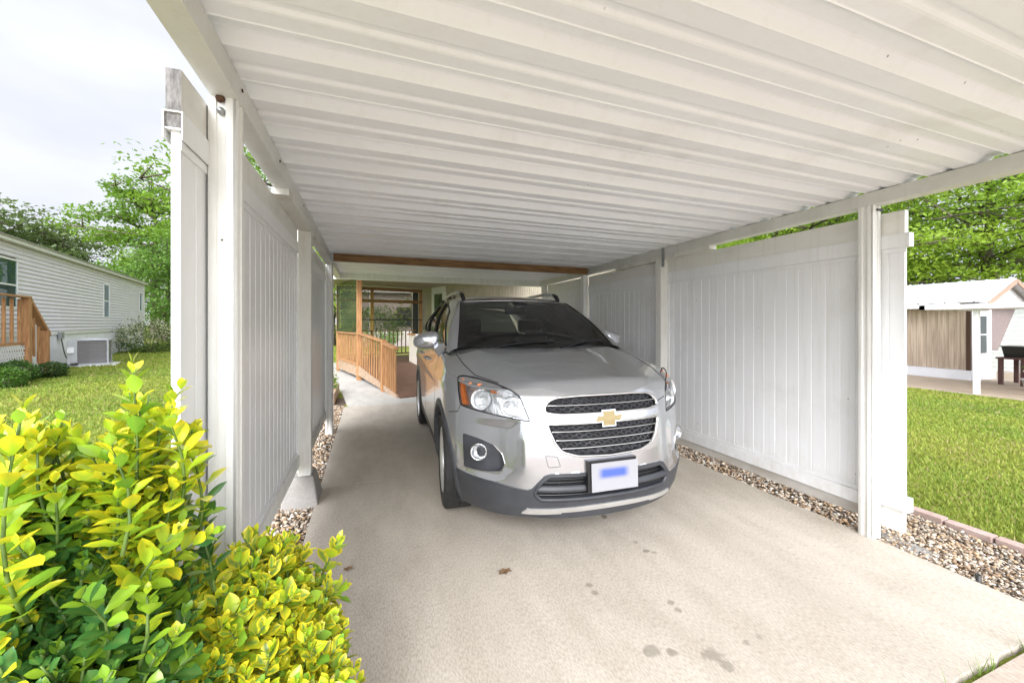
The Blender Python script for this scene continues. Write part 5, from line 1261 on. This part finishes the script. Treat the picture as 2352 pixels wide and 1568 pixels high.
# side of the cabin
def SG(sd_):
    def fn(a, v):
        b = np.array([.800 - .015 * a, 1.13 + a * 2.95, 1.128 + .10 * min(1, a * 1.6) ** .8]); e = RF(1, 0) * (1 - a) + RF(1, 1) * a; e = np.array([np.interp(a, [0, .2, .8, 1], [.575, .597, .585, .55]), 1.86 + a * 2.09, 0]); e[2] = zr(e[1]) - .046
        if a < .001: e[2] = 1.576
        p = b * (1 - v) + e * v; p[0] += .045 * math.sin(PI * v) ** 1.0; p[0] *= sd_; return p
    return fn
def side(sd_):
    fn = SG(sd_); h = .012
    wins = {'front_window': rounded([(.035, .10), (.055, .10), (.31, .06), (.32, .93), (.27, .93), (.10, .74)], .02), 'rear_window': rounded([(.345, .06), (.60, .05), (.62, .92), (.35, .93)], .02), 'quarter_window': rounded([(.65, .08), (.80, .14), (.86, .40), (.80, .80), (.66, .90)], .03)}
    A, Vv = np.meshgrid(np.linspace(0, 1, 120), np.linspace(0, 1, 40))
    for w_ in wins.values(): snap(A, Vv, w_, .016)
    P = np.array([fn(a, v) for a, v in zip(A.ravel(), Vv.ravel())]); r, c = A.shape; ii = np.arange(r * c).reshape(r, c); f = np.stack([ii[:-1, :-1], ii[:-1, 1:], ii[1:, 1:], ii[1:, :-1]], -1).reshape(-1, 4)
    ca, cv = A.ravel()[f].mean(1), Vv.ravel()[f].mean(1); k = np.full(len(f), -1)
    for i, w_ in enumerate(wins.values()): k[inpoly(w_, ca, cv)] = i
    V, g = sub(P, f[k < 0]); np_part('window_frame', V, g, paint, car)
    for i, (nm, w_) in enumerate(wins.items()):
        V, g = sub(P, f[k == i]); V = V.copy(); V[:, 0] -= sd_ * .006; o = np_part(nm, V, g, fglass if i == 0 else sglass, car)
        dn = dense(w_, .02); mb = MB(CT); mb.tube([tuple(fn(a, v)) for a, v in dn], .0095, 6, closed=True); obj('seal', mb, blk, o, smooth=True)
    # A pillar between windscreen and side
    mb = MB(CT); n = 14; vs = []
    for j in range(n + 1):
        v = j / n; a = WS(1 if sd_ > 0 else 0, v); b = fn(0, v)
        for t in (0, .33, .66, 1): p = a * (1 - t) + b * t; p[0] += sd_ * .012 * math.sin(PI * t); p[1] -= .012 * math.sin(PI * t); vs.append(tuple(p))
    mb.add(vs, [(j * 4 + i, j * 4 + i + 1, (j + 1) * 4 + i + 1, (j + 1) * 4 + i) for j in range(n) for i in range(3)]); obj('pillar', mb, paint, car, smooth=True)
    # shelf between wall top and window frame
    q = np.where((sv * sd_ > 0) & (np.abs(sv) > sc - .02) & (np.abs(sv) < SL + SIDE + .1))[0]; tp = wpos(sv[q], zt[q]); mb = MB(CT); vs = []
    for p in tp:
        a = (p[1] - 1.13) / 2.95; b = fn(min(1, max(0, a)), .0); vs += [tuple(p), tuple((p + b) / 2 + np.array([sd_ * .006, 0, .008])), tuple(b)]
    m = len(tp); mb.add(vs, [(i * 3 + j, i * 3 + j + 1, (i + 1) * 3 + j + 1, (i + 1) * 3 + j) for i in range(m - 1) for j in range(2)]); obj('belt_moulding', mb, paint, car, smooth=True)
    # door seams and handles
    for y_ in (1.42, 2.42):
        zz = np.linspace(.40 if y_ < 2 else .40, 1.10, 2); ribbon([(float(s_of_y(np.array(y_), z, sd_)), z) for z in zz], .005, .0008, .002, blk_matt, 'door_seam', car, closed=False)
    for y_ in (2.24, 3.12):
        p, nn = warr(np.array(y_), np.array(1.0), sd_); mb = MB(CT); mb.tube([tuple(p + nn * .0 + (0, -.08, 0)), tuple(p + nn * .03 + (0, -.06, 0)), tuple(p + nn * .032 + (0, .06, 0)), tuple(p + (0, .08, 0))], .011, 8); obj('door_handle', mb, paint, car, smooth=True)
    # mirror
    mr_ = empty('door_mirror', CT(sd_ * .94, 1.4, 1.2)); mr_.parent = car; mr_.location = Vector(CT(sd_ * .94, 1.4, 1.2)) - wloc(car)
    mb = MB(CT); vs = []; nu, nv = 28, 16
    for j in range(nv + 1):
        ph = -PI / 2 + PI * j / nv
        for i in range(nu):
            th = 2 * PI * i / nu; sgn = lambda v, e: math.copysign(abs(v) ** e, v)
            y_ = sgn(math.sin(ph), .8); c = abs(math.cos(ph)) ** .75; X = sgn(math.cos(th), .72) * c; Zz = sgn(math.sin(th), .72) * c
            x = .948 + X * .108; z = 1.222 + Zz * .070 * (1 - .18 * X) - .012 * X; y2 = 1.40 + (y_ * .062 if y_ > 0 else y_ * .075) ; 
            if y_ > 0: y2 = min(y2, 1.435)
            vs.append((sd_ * (x - (.10 if sd_ > 0 else 0)), y2 + .02 * X + (.02 if sd_ > 0 else 0), z))
    mb.add(vs, [(j * nu + i, j * nu + (i + 1) % nu, (j + 1) * nu + (i + 1) % nu, (j + 1) * nu + i) for j in range(nv) for i in range(nu)]); obj('mirror_shell', mb, paint, mr_, smooth=True)
    mb = MB(CT); mb.box(*((.77, .93) if sd_ > 0 else (-1.035, -.86)), 1.457, 1.461, 1.168, 1.275, bev=.001); obj('mirror_glass', mb, chrome, mr_)
    mb = MB(CT); mb.hexa([(sd_ * .82, 1.27, 1.075), (sd_ * .845, 1.27, 1.075), (sd_ * .845, 1.43, 1.075), (sd_ * .82, 1.43, 1.075)], [(sd_ * .80, 1.33, 1.20), (sd_ * .90, 1.37, 1.19), (sd_ * .90, 1.42, 1.19), (sd_ * .80, 1.44, 1.20)]); obj('mirror_foot', mb, paint, mr_, angle=30)
    # roof rail
    rr = empty('roof_rail', CT(sd_ * .55, 2.7, 1.65)); rr.parent = car; rr.location = Vector(CT(sd_ * .55, 2.7, 1.65)) - wloc(car)
    P = [(sd_ * np.interp(y, [1.98, 2.3, 3.6, 3.8], [.525, .54, .53, .52]), y, zr(y) + e_) for y, e_ in ((1.96, -.025), (2.02, .012), (2.10, .030), (2.35, .034), (2.9, .036), (3.4, .034), (3.62, .028), (3.76, -.02))]
    mb = MB(CT); mb.tube(P[2:6], [.016] * 4, 10); obj('bar', mb, sat, rr, smooth=True); mb = MB(CT); mb.tube(P[:3], [.02, .024, .018], 10); obj('rail_end', mb, blk, rr, smooth=True); mb = MB(CT); mb.tube(P[5:], [.018, .022, .02], 10); obj('rail_end', mb, blk, rr, smooth=True)
side(-1); side(1)
# rear closing: tailgate glass, lamps
def RG(u, v): q = 2 * u - 1; b = np.array([.74 * q, 4.13 - .16 * q * q, 1.19]); t = np.array([.54 * q, 3.95 - .03 * q * q, float(zr(3.95)) - .046 * q ** 2]); return b * (1 - v) + t * v
patch(RG, 16, 4, 'tailgate_upper', paint, v0=.0, v1=.12); g_ = patch(RG, 16, 8, 'rear_window', sglass, v0=.12, v1=.92); patch(RG, 16, 2, 'tailgate_upper', paint, v0=.92, v1=1)
for sd_ in (-1, 1):
    mb = MB(CT); vs = []
    for z in np.linspace(.86, 1.12, 8):
        for s in np.linspace(SL + SIDE + .10, SL + SIDE + .34, 10): vs.append(tuple(wpos(sd_ * s, z) + wnorm(sd_ * s, z) * .006))
    mb.add(vs, [(j * 10 + i, j * 10 + i + 1, (j + 1) * 10 + i + 1, (j + 1) * 10 + i) for j in range(7) for i in range(9)]); obj('tail_lamp', mb, pm('red_lens', (.35, .01, .01), rough=.1), car, smooth=True)
# ---- interior
mb = MB(CT); mb.hexa([(-.70, 1.15, .80), (.70, 1.15, .80), (.70, 1.62, .80), (-.70, 1.62, .80)], [(-.68, 1.10, 1.13), (.68, 1.10, 1.13), (.66, 1.50, 1.10), (-.66, 1.50, 1.10)]); mb.box(.22, .52, 1.36, 1.52, 1.10, 1.16, bev=.03); obj('dashboard', mb, blk_matt, car, angle=30)
mb = MB(CT); mb.tube([(.37 + .185 * math.cos(a), 1.62 + .05 * math.sin(a), 1.05 + .175 * math.sin(a)) for a in np.linspace(0, 2 * PI, 28)[:-1]], .015, 8, closed=True); mb.box(.20, .54, 1.61, 1.63, 1.03, 1.07); obj('steering_wheel', mb, blk, car, smooth=False)
mb = MB(CT); mb.box(-.72, .72, 1.2, 4.0, .36, .40); mb.box(-.72, .72, 3.3, 4.05, .4, .85); obj('cabin_floor', mb, blk_matt, car)
for x in (-.36, .36):
    se = empty('seat', CT(x, 2.2, .6)); se.parent = car; se.location = Vector(CT(x, 2.2, .6)) - wloc(car)
    mb = MB(CT); mb.hexa([(x - .24, 2.25, .62), (x + .24, 2.25, .62), (x + .24, 2.40, .62), (x - .24, 2.40, .62)], [(x - .20, 2.38, 1.22), (x + .20, 2.38, 1.22), (x + .20, 2.50, 1.22), (x - .20, 2.50, 1.22)]); b_ = obj('backrest', mb, seatm, se); m_ = b_.modifiers.new('b', 'BEVEL'); m_.width = .05; m_.segments = 3
    mb = MB(CT); mb.box(x - .13, x + .13, 2.42, 2.52, 1.25, 1.42); b_ = obj('headrest', mb, seatm, se); m_ = b_.modifiers.new('b', 'BEVEL'); m_.width = .04; m_.segments = 3
    mb = MB(CT); mb.box(x - .25, x + .25, 1.85, 2.38, .50, .66); obj('cushion', mb, seatm, se)
mb = MB(CT); mb.hexa([(-.66, 3.05, .60), (.66, 3.05, .60), (.66, 3.2, .60), (-.66, 3.2, .60)], [(-.60, 3.22, 1.18), (.60, 3.22, 1.18), (.60, 3.34, 1.18), (-.60, 3.34, 1.18)]); b_ = obj('rear_bench', mb, seatm, car); m_ = b_.modifiers.new('b', 'BEVEL'); m_.width = .05; m_.segments = 3
mb = MB(CT); mb.box(-.11, .11, 1.86, 1.89, 1.46, 1.53, bev=.01); mb.bar((0, 1.87, 1.53), (0, 1.84, 1.60), .02); obj('rear_view_mirror', mb, blk_matt, car)
# ================================================================ TREES, SHRUBS
leaf_bg = leaf_mat('tree_leaf', trans=.5, rough=.5)
bark = pm('bark', (.16, .13, .10), (.07, .055, .045), rough=.95, scale=10, bump=.5)
def quads(P, size, r, col, flat=.35):
    """n leaf quads at P"""
    n = len(P); nrm = r.normal(size=(n, 3)); nrm[:, 2] = np.abs(nrm[:, 2]) + flat; nrm /= np.linalg.norm(nrm, axis=1, keepdims=True)
    a = np.cross(nrm, r.normal(size=(n, 3))); a /= np.linalg.norm(a, axis=1, keepdims=True) + 1e-9; b = np.cross(nrm, a)
    s = size * r.uniform(.6, 1.25, n)[:, None]
    V = np.stack([P - a * s, P - b * s * .5 + nrm * s * .12, P + a * s, P + b * s * .5 + nrm * s * .12], 1).reshape(-1, 3)
    return V, np.arange(4 * n).reshape(n, 4), np.repeat(col, 4, 0)
def tree(x, y, h, rad, base, n, size, c1, c2, seed, label, flat=.5, droop=.0, nl=11, lean=0, group='trees around the lawns', sparse=1.0):
    r = np.random.default_rng(seed); z0 = gz(x) - .1
    t = empty('tree', (x, y, z0), label, 'tree', group)
    mb = MB(); th = h * .80; tr = h * .022
    trunk = [(x + lean * k / 6 * .5 + r.normal() * .02 * k, y + r.normal() * .02 * k, z0 + th * k / 6) for k in range(7)]
    mb.tube(trunk, [tr * 1.35 * (1 - .13 * k) for k in range(7)], 9); C_ = []; 
    for i in range(nl):
        f = base / h + (1 - base / h) * ((i + .5) / nl) ** .9 * .80; hz = z0 + h * f; k = min(5.99, f * h / th * 6); j = int(k); p0 = np.array(trunk[j]) * (1 - (k - j)) + np.array(trunk[j + 1]) * (k - j)
        az = i * 2.4 + r.uniform(-.4, .4); g = math.sin(PI * min(1, .22 + .78 * (f - base / h) / (1 - base / h))) ** .6; L = rad * (g * .95 + .15) * r.uniform(.75, 1.1)
        rise = r.uniform(.12, .42) * L * (1 - droop); pts = [p0]
        for q in range(1, 6):
            pts.append(p0 + np.array([math.cos(az + .12 * q * r.normal()) * L * q / 5, math.sin(az + .12 * q * r.normal()) * L * q / 5, rise * (q / 5) ** .8]))
        mb.tube([tuple(p) for p in pts], [tr * .5 * (1 - .17 * q) for q in range(6)], 6)
        for q in range(2, 6):
            for m in range(3):
                d = r.normal(size=3); d[2] = abs(d[2]) * .5; d /= np.linalg.norm(d); e = pts[q] + d * L * r.uniform(.18, .36); C_.append((e, L * r.uniform(.14, .26)))
                mb.tube([tuple(pts[q]), tuple((pts[q] + e) / 2 + d * .02), tuple(e)], [tr * .2, tr * .13, tr * .06], 4)
    top = np.array(trunk[-1]); 
    for m in range(10): d = r.normal(size=3); d[2] = abs(d[2]) * .9; C_.append((top + d * rad * .22 + np.array([0, 0, h * .08]), rad * .18)); mb.tube([tuple(top), tuple(C_[-1][0])], [tr * .25, tr * .05], 4)
    obj('trunk', mb, bark, t, smooth=True)
    w_ = np.array([c[1] ** 2 for c in C_]); k = r.choice(len(C_), size=n, p=w_ / w_.sum()); cen = np.array([c[0] for c in C_])[k]; sc_ = np.array([c[1] for c in C_])[k]
    q = r.normal(size=(n, 3)); q /= np.linalg.norm(q, axis=1, keepdims=True); q *= (r.random(n) ** .45)[:, None]; q[:, 2] *= flat
    P = cen + q * sc_[:, None] * 1.35
    tone = r.uniform(0, 1, len(C_))[k] * .6 + r.random(n) * .4; col = (1 - tone)[:, None] * np.array(c1) + tone[:, None] * np.array(c2)
    V, F_, c_ = quads(P, size, r, col); o = npobj('crown', V, F_, leaf_bg, t, color=c_); return t
G1, G2 = (.22, .36, .035), (.085, .18, .022); D1, D2 = (.15, .21, .06), (.06, .10, .03); Y1, Y2 = (.42, .56, .07), (.20, .34, .04)
tree(-16.3, 40.0, 13.6, 3.7, 2.5, 20000, .14, G1, G2, 21, 'tall bright green tree rising behind the grey mobile home, nearest the left wall', nl=18)
tree(-37, 58, 11.2, 8.0, 5.5, 13000, .24, D1, D2, 22, 'broad darker flat topped tree far left beyond the mobile home roof', flat=.3, nl=14)
tree(-28, 50, 6.6, 5.0, 1.5, 7000, .20, D1, D2, 32, 'low dark tree filling the gap behind the mobile home roof', nl=12)
tree(-13.2, 33.8, 7.2, 3.1, .3, 12000, .11, (.22, .36, .06), (.07, .17, .03), 23, 'dense rounded green tree at the far end of the mobile home', flat=.9, nl=14)
tree(-5.6, 34.5, 14.5, 6.5, 3, 11000, .16, G1, G2, 24, 'green tree glimpsed over the top of the left privacy wall', nl=16)
tree(-2.2, 27.0, 9.0, 4.2, .6, 11000, .12, Y1, G2, 25, 'leafy green tree seen through the slatted shade of the porch', nl=16, flat=.8)
tree(2.5, 44, 10, 5.5, 1, 6000, .18, G1, G2, 26, 'green tree behind the cream house at the back', nl=12)
tree(42.5, 15.2, 17.5, 10.5, 2.2, 42000, .165, Y1, Y2, 27, 'large layered light green tree beyond the shed roof on the right', flat=.28, nl=24, droop=.4)
tree(35.5, 22.0, 15.5, 8.5, 2.0, 34000, .15, Y1, Y2, 28, 'bright green tree right behind the end of the right white wall', flat=.3, nl=22, droop=.3)
tree(27, 27.5, 13.5, 7.0, 3, 18000, .14, Y1, Y2, 29, 'green tree top showing above the large right wall panel', flat=.35, nl=18)
tree(49, 30, 14, 9, 0.5, 16000, .26, G1, G2, 30, 'darker green tree filling the background behind the right trees', flat=.5, nl=16)
tree(48, 3.5, 15, 9, 1.0, 20000, .2, Y1, Y2, 31, 'light green tree at the far right edge beyond the neighbouring house', flat=.3, nl=18)

def ball(x, y, z0, rx, rz, n, size, c1, c2, seed, name, label, cat, group=None, white=0, spiky=0):
    r = np.random.default_rng(seed); t = empty(name, (x, y, z0), label, cat, group); C_ = []; mb = MB()
    q = r.normal(size=(n, 3)); q /= np.linalg.norm(q, axis=1, keepdims=True); rad_ = .55 + .45 * r.random(n) ** .5
    lump = 1 + .13 * np.sin(q[:, 0] * 5 + seed) * np.cos(q[:, 1] * 6 + q[:, 2] * 4) + spiky * r.random(n) ** 3
    P = q * (rad_ * lump)[:, None] * np.array([rx, rx, rz]) + np.array([x, y, z0 + rz * .95]); P = P[P[:, 2] > z0 + .01]
    n = len(P); tone = r.random(n); col = (1 - tone)[:, None] * np.array(c1) + tone[:, None] * np.array(c2)
    if white: m = (r.random(n) < white) & (P[:, 2] > z0 + rz * .7); col[m] = (.62, .60, .42)
    V, F_, c_ = quads(P, size, r, col); npobj('foliage', V, F_, leaf_bg, t, color=c_)
    for i in range(9): a = i * 2.4; mb.tube([(x, y, z0 - .05), (x + rx * .3 * math.cos(a), y + rx * .3 * math.sin(a), z0 + rz * .8), (x + rx * .7 * math.cos(a), y + rx * .7 * math.sin(a), z0 + rz * 1.3)], [.012, .009, .004], 5)
    obj('stems', mb, bark, t); return t
ball(-7.1, 11.5, .08, .36, .26, 2600, .028, (.10, .20, .035), (.035, .09, .018), 41, 'round_bush', 'largest of three low clipped green bushes by the stairs', 'bush')
ball(-7.0, 12.35, .08, .30, .20, 1800, .028, (.085, .15, .035), (.03, .07, .018), 42, 'round_bush', 'low dark green bush right of the larger one by the stairs', 'bush')
ball(-6.75, 10.75, .07, .30, .22, 1800, .028, (.13, .26, .035), (.05, .12, .018), 43, 'round_bush', 'bright green bush lowest at the left edge of the lawn', 'bush')
ball(-9.0, 21.5, .08, 1.05, .68, 5200, .045, (.17, .24, .06), (.06, .11, .03), 44, 'flowering_shrub', 'loose shrub with creamy white blossom at the corner of the white skirting', 'shrub', white=.30, spiky=.5)
ball(.2, 21.0, -.03, 1.5, 1.15, 5000, .06, (.22, .36, .05), (.07, .16, .03), 47, 'hedge', 'rounded green hedge beyond the porch in front of the pinkish house', 'hedge')
ball(-.68, 7.95, .10, .15, .20, 420, .022, (.20, .33, .04), (.09, .19, .03), 45, 'small_plant', 'small light green plant in the planter box behind the left wall', 'plant')
ball(16.9, 5.2, .05, .20, .10, 300, .03, (.16, .30, .04), (.07, .16, .02), 46, 'potted_plant', 'leafy green plant with red flowers in the upper white pot', 'plant')
# white tub planters
for (x, y, z0, r0, r1, hh_, lab) in ((16.9, 5.2, -.45, .17, .22, .30, 'large round white planter tub standing on the neighbouring driveway'), (16.9, 5.2, -.145, .14, .18, .22, 'smaller white flower pot stacked in the tub beside the dark table')):
    mb = MB(); mb.lathe([(0, 0), (r0, 0), (r1, hh_), (r1 + .012, hh_), (r1 + .012, hh_ - .03), (r1 - .02, hh_ - .01), (0, hh_ - .04)], 24, 'z', (x, y, z0)); tag(obj('planter_tub', mb, skirt_w, smooth=True), lab, 'planter')

# ---------------------------------------------------------------- the yellow-green shrubs in front
leaf_fg = leaf_mat('glossy_leaf', trans=.22, rough=.28, spec=.5)
stem_m = pm('green_stem', (.12, .19, .035), (.06, .11, .02), rough=.6, scale=20)
twig_m = pm('woody_stem', (.16, .12, .08), (.09, .065, .045), rough=.9, scale=20)
NT_, NC_ = 7, 5
_t = np.linspace(0, 1, NT_); _c5 = np.array([-1, -.55, 0, .55, 1.0]); _w = np.array([.05, .50, .83, 1.0, .92, .60, .04])
def leaves(pos, axis, nrm, L, Wd, kind, r):
    """pos base (n,3), axis unit, nrm unit, kind 0 yellow 1 variegated 2 dark green 3 mid green"""
    n = len(pos); side_ = np.cross(axis, nrm); T = _t[None, :, None]; X = _c5[None, None, :] * _w[None, :, None]
    curl = r.uniform(.05, .38, n)[:, None, None]; fold = r.uniform(.12, .42, n)[:, None, None]; wav = r.uniform(-.06, .06, (n, NT_, NC_)) * np.abs(_c5)
    along = T * L[:, None, None] * (1 - .12 * curl * T); lat = X * (Wd / 2)[:, None, None]; up = (np.abs(X) * fold * (Wd / 2)[:, None, None]) - curl * T ** 2 * L[:, None, None] * .5 + wav * Wd[:, None, None] * .6
    along, lat, up = np.broadcast_arrays(along, lat, up)
    V = pos[:, None, None] + axis[:, None, None] * along[..., None] + side_[:, None, None] * lat[..., None] + nrm[:, None, None] * up[..., None]
    yel = np.array([.82, .69, .03]); lime = np.array([.42, .58, .03]); mid = np.array([.15, .33, .03]); dk = np.array([.045, .155, .036]); blot = r.uniform(0, 1, (n, 1, 1))
    edge = np.broadcast_to(np.abs(_c5)[None, None], (n, NT_, NC_)); tt_ = np.broadcast_to(T, (n, NT_, NC_)); jit = r.uniform(-.25, .25, (n, NT_, NC_))
    col = np.zeros((n, NT_, NC_, 3))
    k0 = kind == 0; g = np.clip(1.0 - tt_ * 1.1 - edge * .35 + jit * .8 + blot * .9, 0, 1)[..., None]; c0 = yel * (1 - g) + lime * g
    g = np.clip(1.15 - edge * 1.35 - np.clip(tt_ - .72, 0, 1) * 2.6 + jit * 1.2, 0, 1)[..., None]; cen = dk * (1 - blot[..., None] * .5) + mid * blot[..., None] * .8; c1 = (yel * .97 + lime * .05) * (1 - g) + cen * g
    c2 = dk * (1 - .35 * blot[..., None]) + mid * .28 * blot[..., None] + np.zeros_like(c0); c3 = mid * (1 - .6 * blot[..., None]) + lime * .6 * blot[..., None] + np.zeros_like(c0)
    for q, c in enumerate((c0, c1, c2, c3)): m = kind == q; col[m] = c[m]
    # pale midrib
    col[:, :, 2] = col[:, :, 2] * .8 + np.array([.30, .42, .08]) * .2
    col *= r.uniform(.82, 1.12, (n, 1, 1, 1))
    idx_ = np.arange(NT_ * NC_).reshape(NT_, NC_); f = np.stack([idx_[:-1, :-1], idx_[:-1, 1:], idx_[1:, 1:], idx_[1:, :-1]], -1).reshape(-1, 4)
    return V.reshape(-1, 3), (f[None] + (np.arange(n) * NT_ * NC_)[:, None, None]).reshape(-1, 4), col.reshape(-1, 3)
def shoot(tip, d, L, kindf, r, out, mb, lsz=.05, gap=.017, stem_r=.0026, root=None):
    tip = np.array(tip, float); d = np.array(d, float); d /= np.linalg.norm(d); side_ = np.cross(d, r.normal(size=3)); side_ /= np.linalg.norm(side_); s2 = np.cross(d, side_)
    bend = r.normal(size=3) * L * .06; n = int(L / gap); pts = []
    for i in range(n + 1): t = i / n; pts.append(tip - d * L * (1 - t) + bend * math.sin(PI * t))
    P0 = ([np.array(root)] if root is not None else []) + pts[::3] + [pts[-1]]
    mb.tube([tuple(p) for p in P0], list(np.linspace(stem_r * 1.5, stem_r * .6, len(P0))), 6)
    for i in range(1, n + 1):
        t = i / n; a = (i % 2) * PI / 2 + r.normal() * .25; age = 1 - t
        for sg in (0, PI):
            lat_ = side_ * math.cos(a + sg) + s2 * math.sin(a + sg); op = math.radians(18 + 40 * min(1, age * 2.0) + r.normal() * 9); ax = d * math.cos(op) + lat_ * math.sin(op); ax[2] -= .12 * age; ax /= np.linalg.norm(ax)
            nn = d * math.sin(op) - lat_ * math.cos(op) + r.normal(size=3) * .18; nn -= ax * nn.dot(ax); nn /= np.linalg.norm(nn); size = lsz * (.55 + .6 * min(1, age * 3.2)) * r.uniform(.78, 1.12)
            out.append((pts[i] + ax * .004, ax, nn, size, size * r.uniform(.52, .68), kindf(pts[i], age)))
def shrub(name, label, lobes, kindf, seed, nsh, extra=(), lsz=.05, rootz=-.02):
    r = np.random.default_rng(seed); out = []; mb = MB(); cx = np.mean([l[0] for l in lobes]); cy = np.mean([l[1] for l in lobes]); t = empty(name, (cx, cy, -.03), label, 'shrub')
    vol = np.array([l[3] * l[4] + l[3] * l[5] for l in lobes]); vol /= vol.sum()
    for i in range(nsh):
        l = lobes[r.choice(len(lobes), p=vol)]; q = r.normal(size=3); q /= np.linalg.norm(q)
        if q[2] < -.45: q[2] *= -1
        rr = r.uniform(.78, 1.06) if i % 4 else r.uniform(.5, .78); p = np.array(l[:3]) + q * np.array(l[3:]) * rr
        if p[2] < .04: continue
        d = q * np.array([1, 1, .8]) + np.array([0, 0, .75]) + r.normal(size=3) * .22; shoot(p, d, r.uniform(.10, .19), kindf, r, out, mb, lsz)
    for (tip, d, L) in extra: shoot(tip, d, L, kindf, r, out, mb, lsz * 1.2, .020, .0024)
    pos, ax, nn, L, W_, K = [np.array(v) for v in zip(*out)]
    V, F_, c_ = leaves(pos, ax, nn, L, W_, K, r); npobj('foliage', V, F_, leaf_fg, t, smooth=True, color=c_)
    obj('shoots', mb, stem_m, t, smooth=True); mb = MB()
    for l in lobes:
        for i in range(7):
            a = r.uniform(0, 2 * PI); e = np.array(l[:3]) + np.array([math.cos(a) * l[3] * .6, math.sin(a) * l[4] * .6, l[5] * r.uniform(.1, .6)]); b = np.array([l[0] + math.cos(a) * .05, l[1] + math.sin(a) * .05, -.05]); m_ = (e + b) / 2 + r.normal(size=3) * .03; mb.tube([tuple(b), tuple(m_), tuple(e)], [.012, .008, .004], 7)
    obj('branches', mb, twig_m, t, smooth=True); return t
_rk = np.random.default_rng(99)
def kA(p, age):
    v = p[2] + .10 * math.sin(p[0] * 23 + p[1] * 17) + (p[0] + .55) * .12
    if v > .93: return 0 if _rk.random() < .80 else 3
    if v > .87: return int(_rk.choice([0, 3, 2], p=[.45, .40, .15]))
    if v > .80: return int(_rk.choice([0, 3, 2], p=[.12, .38, .50]))
    return 2 if _rk.random() < .70 else 3
def kC(p, age):
    return int(_rk.choice([1, 0, 3], p=[.50, .38, .12])) if age < .75 else int(_rk.choice([1, 3, 2], p=[.4, .45, .15]))
exA = [((-.455, 1.02, 1.285), (0, 0, 1), .34), ((-.375, 1.08, 1.13), (.35, 0, 1), .22), ((-.555, .915, 1.22), (-.02, 0, 1), .36), ((-.66, 1.0, 1.12), (-.1, 0, 1), .25), ((-.58, 1.08, 1.15), (-.4, 0, 1), .20), ((-.51, 1.06, 1.04), (0, 0, 1), .22), ((-.46, 1.04, 1.02), (0, -.1, 1), .22), ((-.70, .92, 1.07), (.1, 0, 1), .25),
       ((-.39, 1.02, 1.05), (.3, 0, 1), .22), ((-.36, .98, .96), (.6, -.1, 1), .2), ((-.66, .84, .97), (0, -.2, 1), .2), ((-.46, .88, .90), (0, -.3, 1), .2), ((-.33, 1.05, .90), (.8, 0, .6), .16)] + [((_q.uniform(-.90, -.44), _q.uniform(.95, 1.15), _q.uniform(1.04, 1.17)), (_q.uniform(-.2, .25), _q.uniform(-.15, .1), 1), .2) for _q in [random.Random(k) for k in range(40)]] + [((_q.uniform(-.50, -.36), _q.uniform(1.0, 1.14), _q.uniform(.92, 1.22)), (_q.uniform(-.3, .5), _q.uniform(-.2, .1), 1), .2) for _q in [random.Random(k + 77) for k in range(24)]]
shrub('euonymus_shrub', 'tall shrub at the left edge with yellow new leaves above dark glossy ones', [(-.60, 1.08, .55, .22, .24, .50), (-.78, .96, .54, .26, .24, .50), (-.48, .98, .50, .17, .20, .40), (-.92, 1.25, .46, .25, .28, .46), (-.53, 1.10, .72, .14, .15, .34), (-.62, .86, .38, .16, .18, .36)], kA, 5, 1300, exA, .040)
exC = [((-.10, 1.40, .66), (.5, .1, 1), .18), ((-.27, 1.30, .76), (0, 0, 1), .2), ((-.40, 1.25, .80), (-.1, 0, 1), .2), ((-.16, 1.28, .62), (.5, 0, 1), .16), ((-.08, 1.34, .55), (1, 0, .5), .16)]
shrub('euonymus_shrub', 'low bushy yellow edged variegated shrub spilling over the driveway edge', [(-.30, 1.24, .36, .22, .26, .40), (-.18, 1.14, .26, .16, .26, .34), (-.42, 1.14, .38, .18, .24, .38), (-.28, .98, .26, .20, .2, .32)], kC, 6, 1350, exC, .046)
# fallen leaves on the driveway
dead = pm('dead_leaf', (.22, .13, .06), (.10, .055, .025), rough=.9, scale=60)
for i, (x, y, s_, lab) in enumerate(((.70, 2.05, .045, 'curled brown dead leaf on the concrete in front of the left wheel'), (-.11, 2.37, .03, 'thin dark leaf lying just right of the variegated shrub'))):
    mb = MB(); r = random.Random(i); pts = [(x + s_ * math.cos(a) * (1 if k % 2 else .6), y + s_ * .7 * math.sin(a) * (1 if k % 2 else .55), .004 + r.uniform(0, .012)) for k, a in enumerate(np.linspace(0, 2 * PI, 13)[:-1])]
    mb.add(pts + [(x, y, .005)], [(k, (k + 1) % 12, 12) for k in range(12)]); tag(obj('dead_leaf', mb, dead), lab, 'leaf')
# weeds in the driveway joint
r = np.random.default_rng(8); V = []; cols = []
for cx in np.concatenate([r.uniform(1.9, 3.0, 26), np.full(20, 2.86), np.full(14, 2.62), np.full(12, 2.3)]):
    x, y = cx + r.normal() * .02, .83 + r.normal() * .006; a = r.uniform(0, 2 * PI); l_h = r.uniform(.015, .07); w_ = .002; dx, dy = math.cos(a), math.sin(a)
    V += [(x - dy * w_, y + dx * w_, -.02), (x + dy * w_, y - dx * w_, -.02), (x + dx * l_h * .6, y + dy * l_h * .6, l_h)]; cols += [(.16, .26, .04)] * 3
tag(npobj('joint_weeds', np.array(V), np.arange(len(V)).reshape(-1, 3), grass_m, color=np.array(cols)), 'thin green weeds growing in the driveway joint at the lower right', 'weeds', kind='stuff')
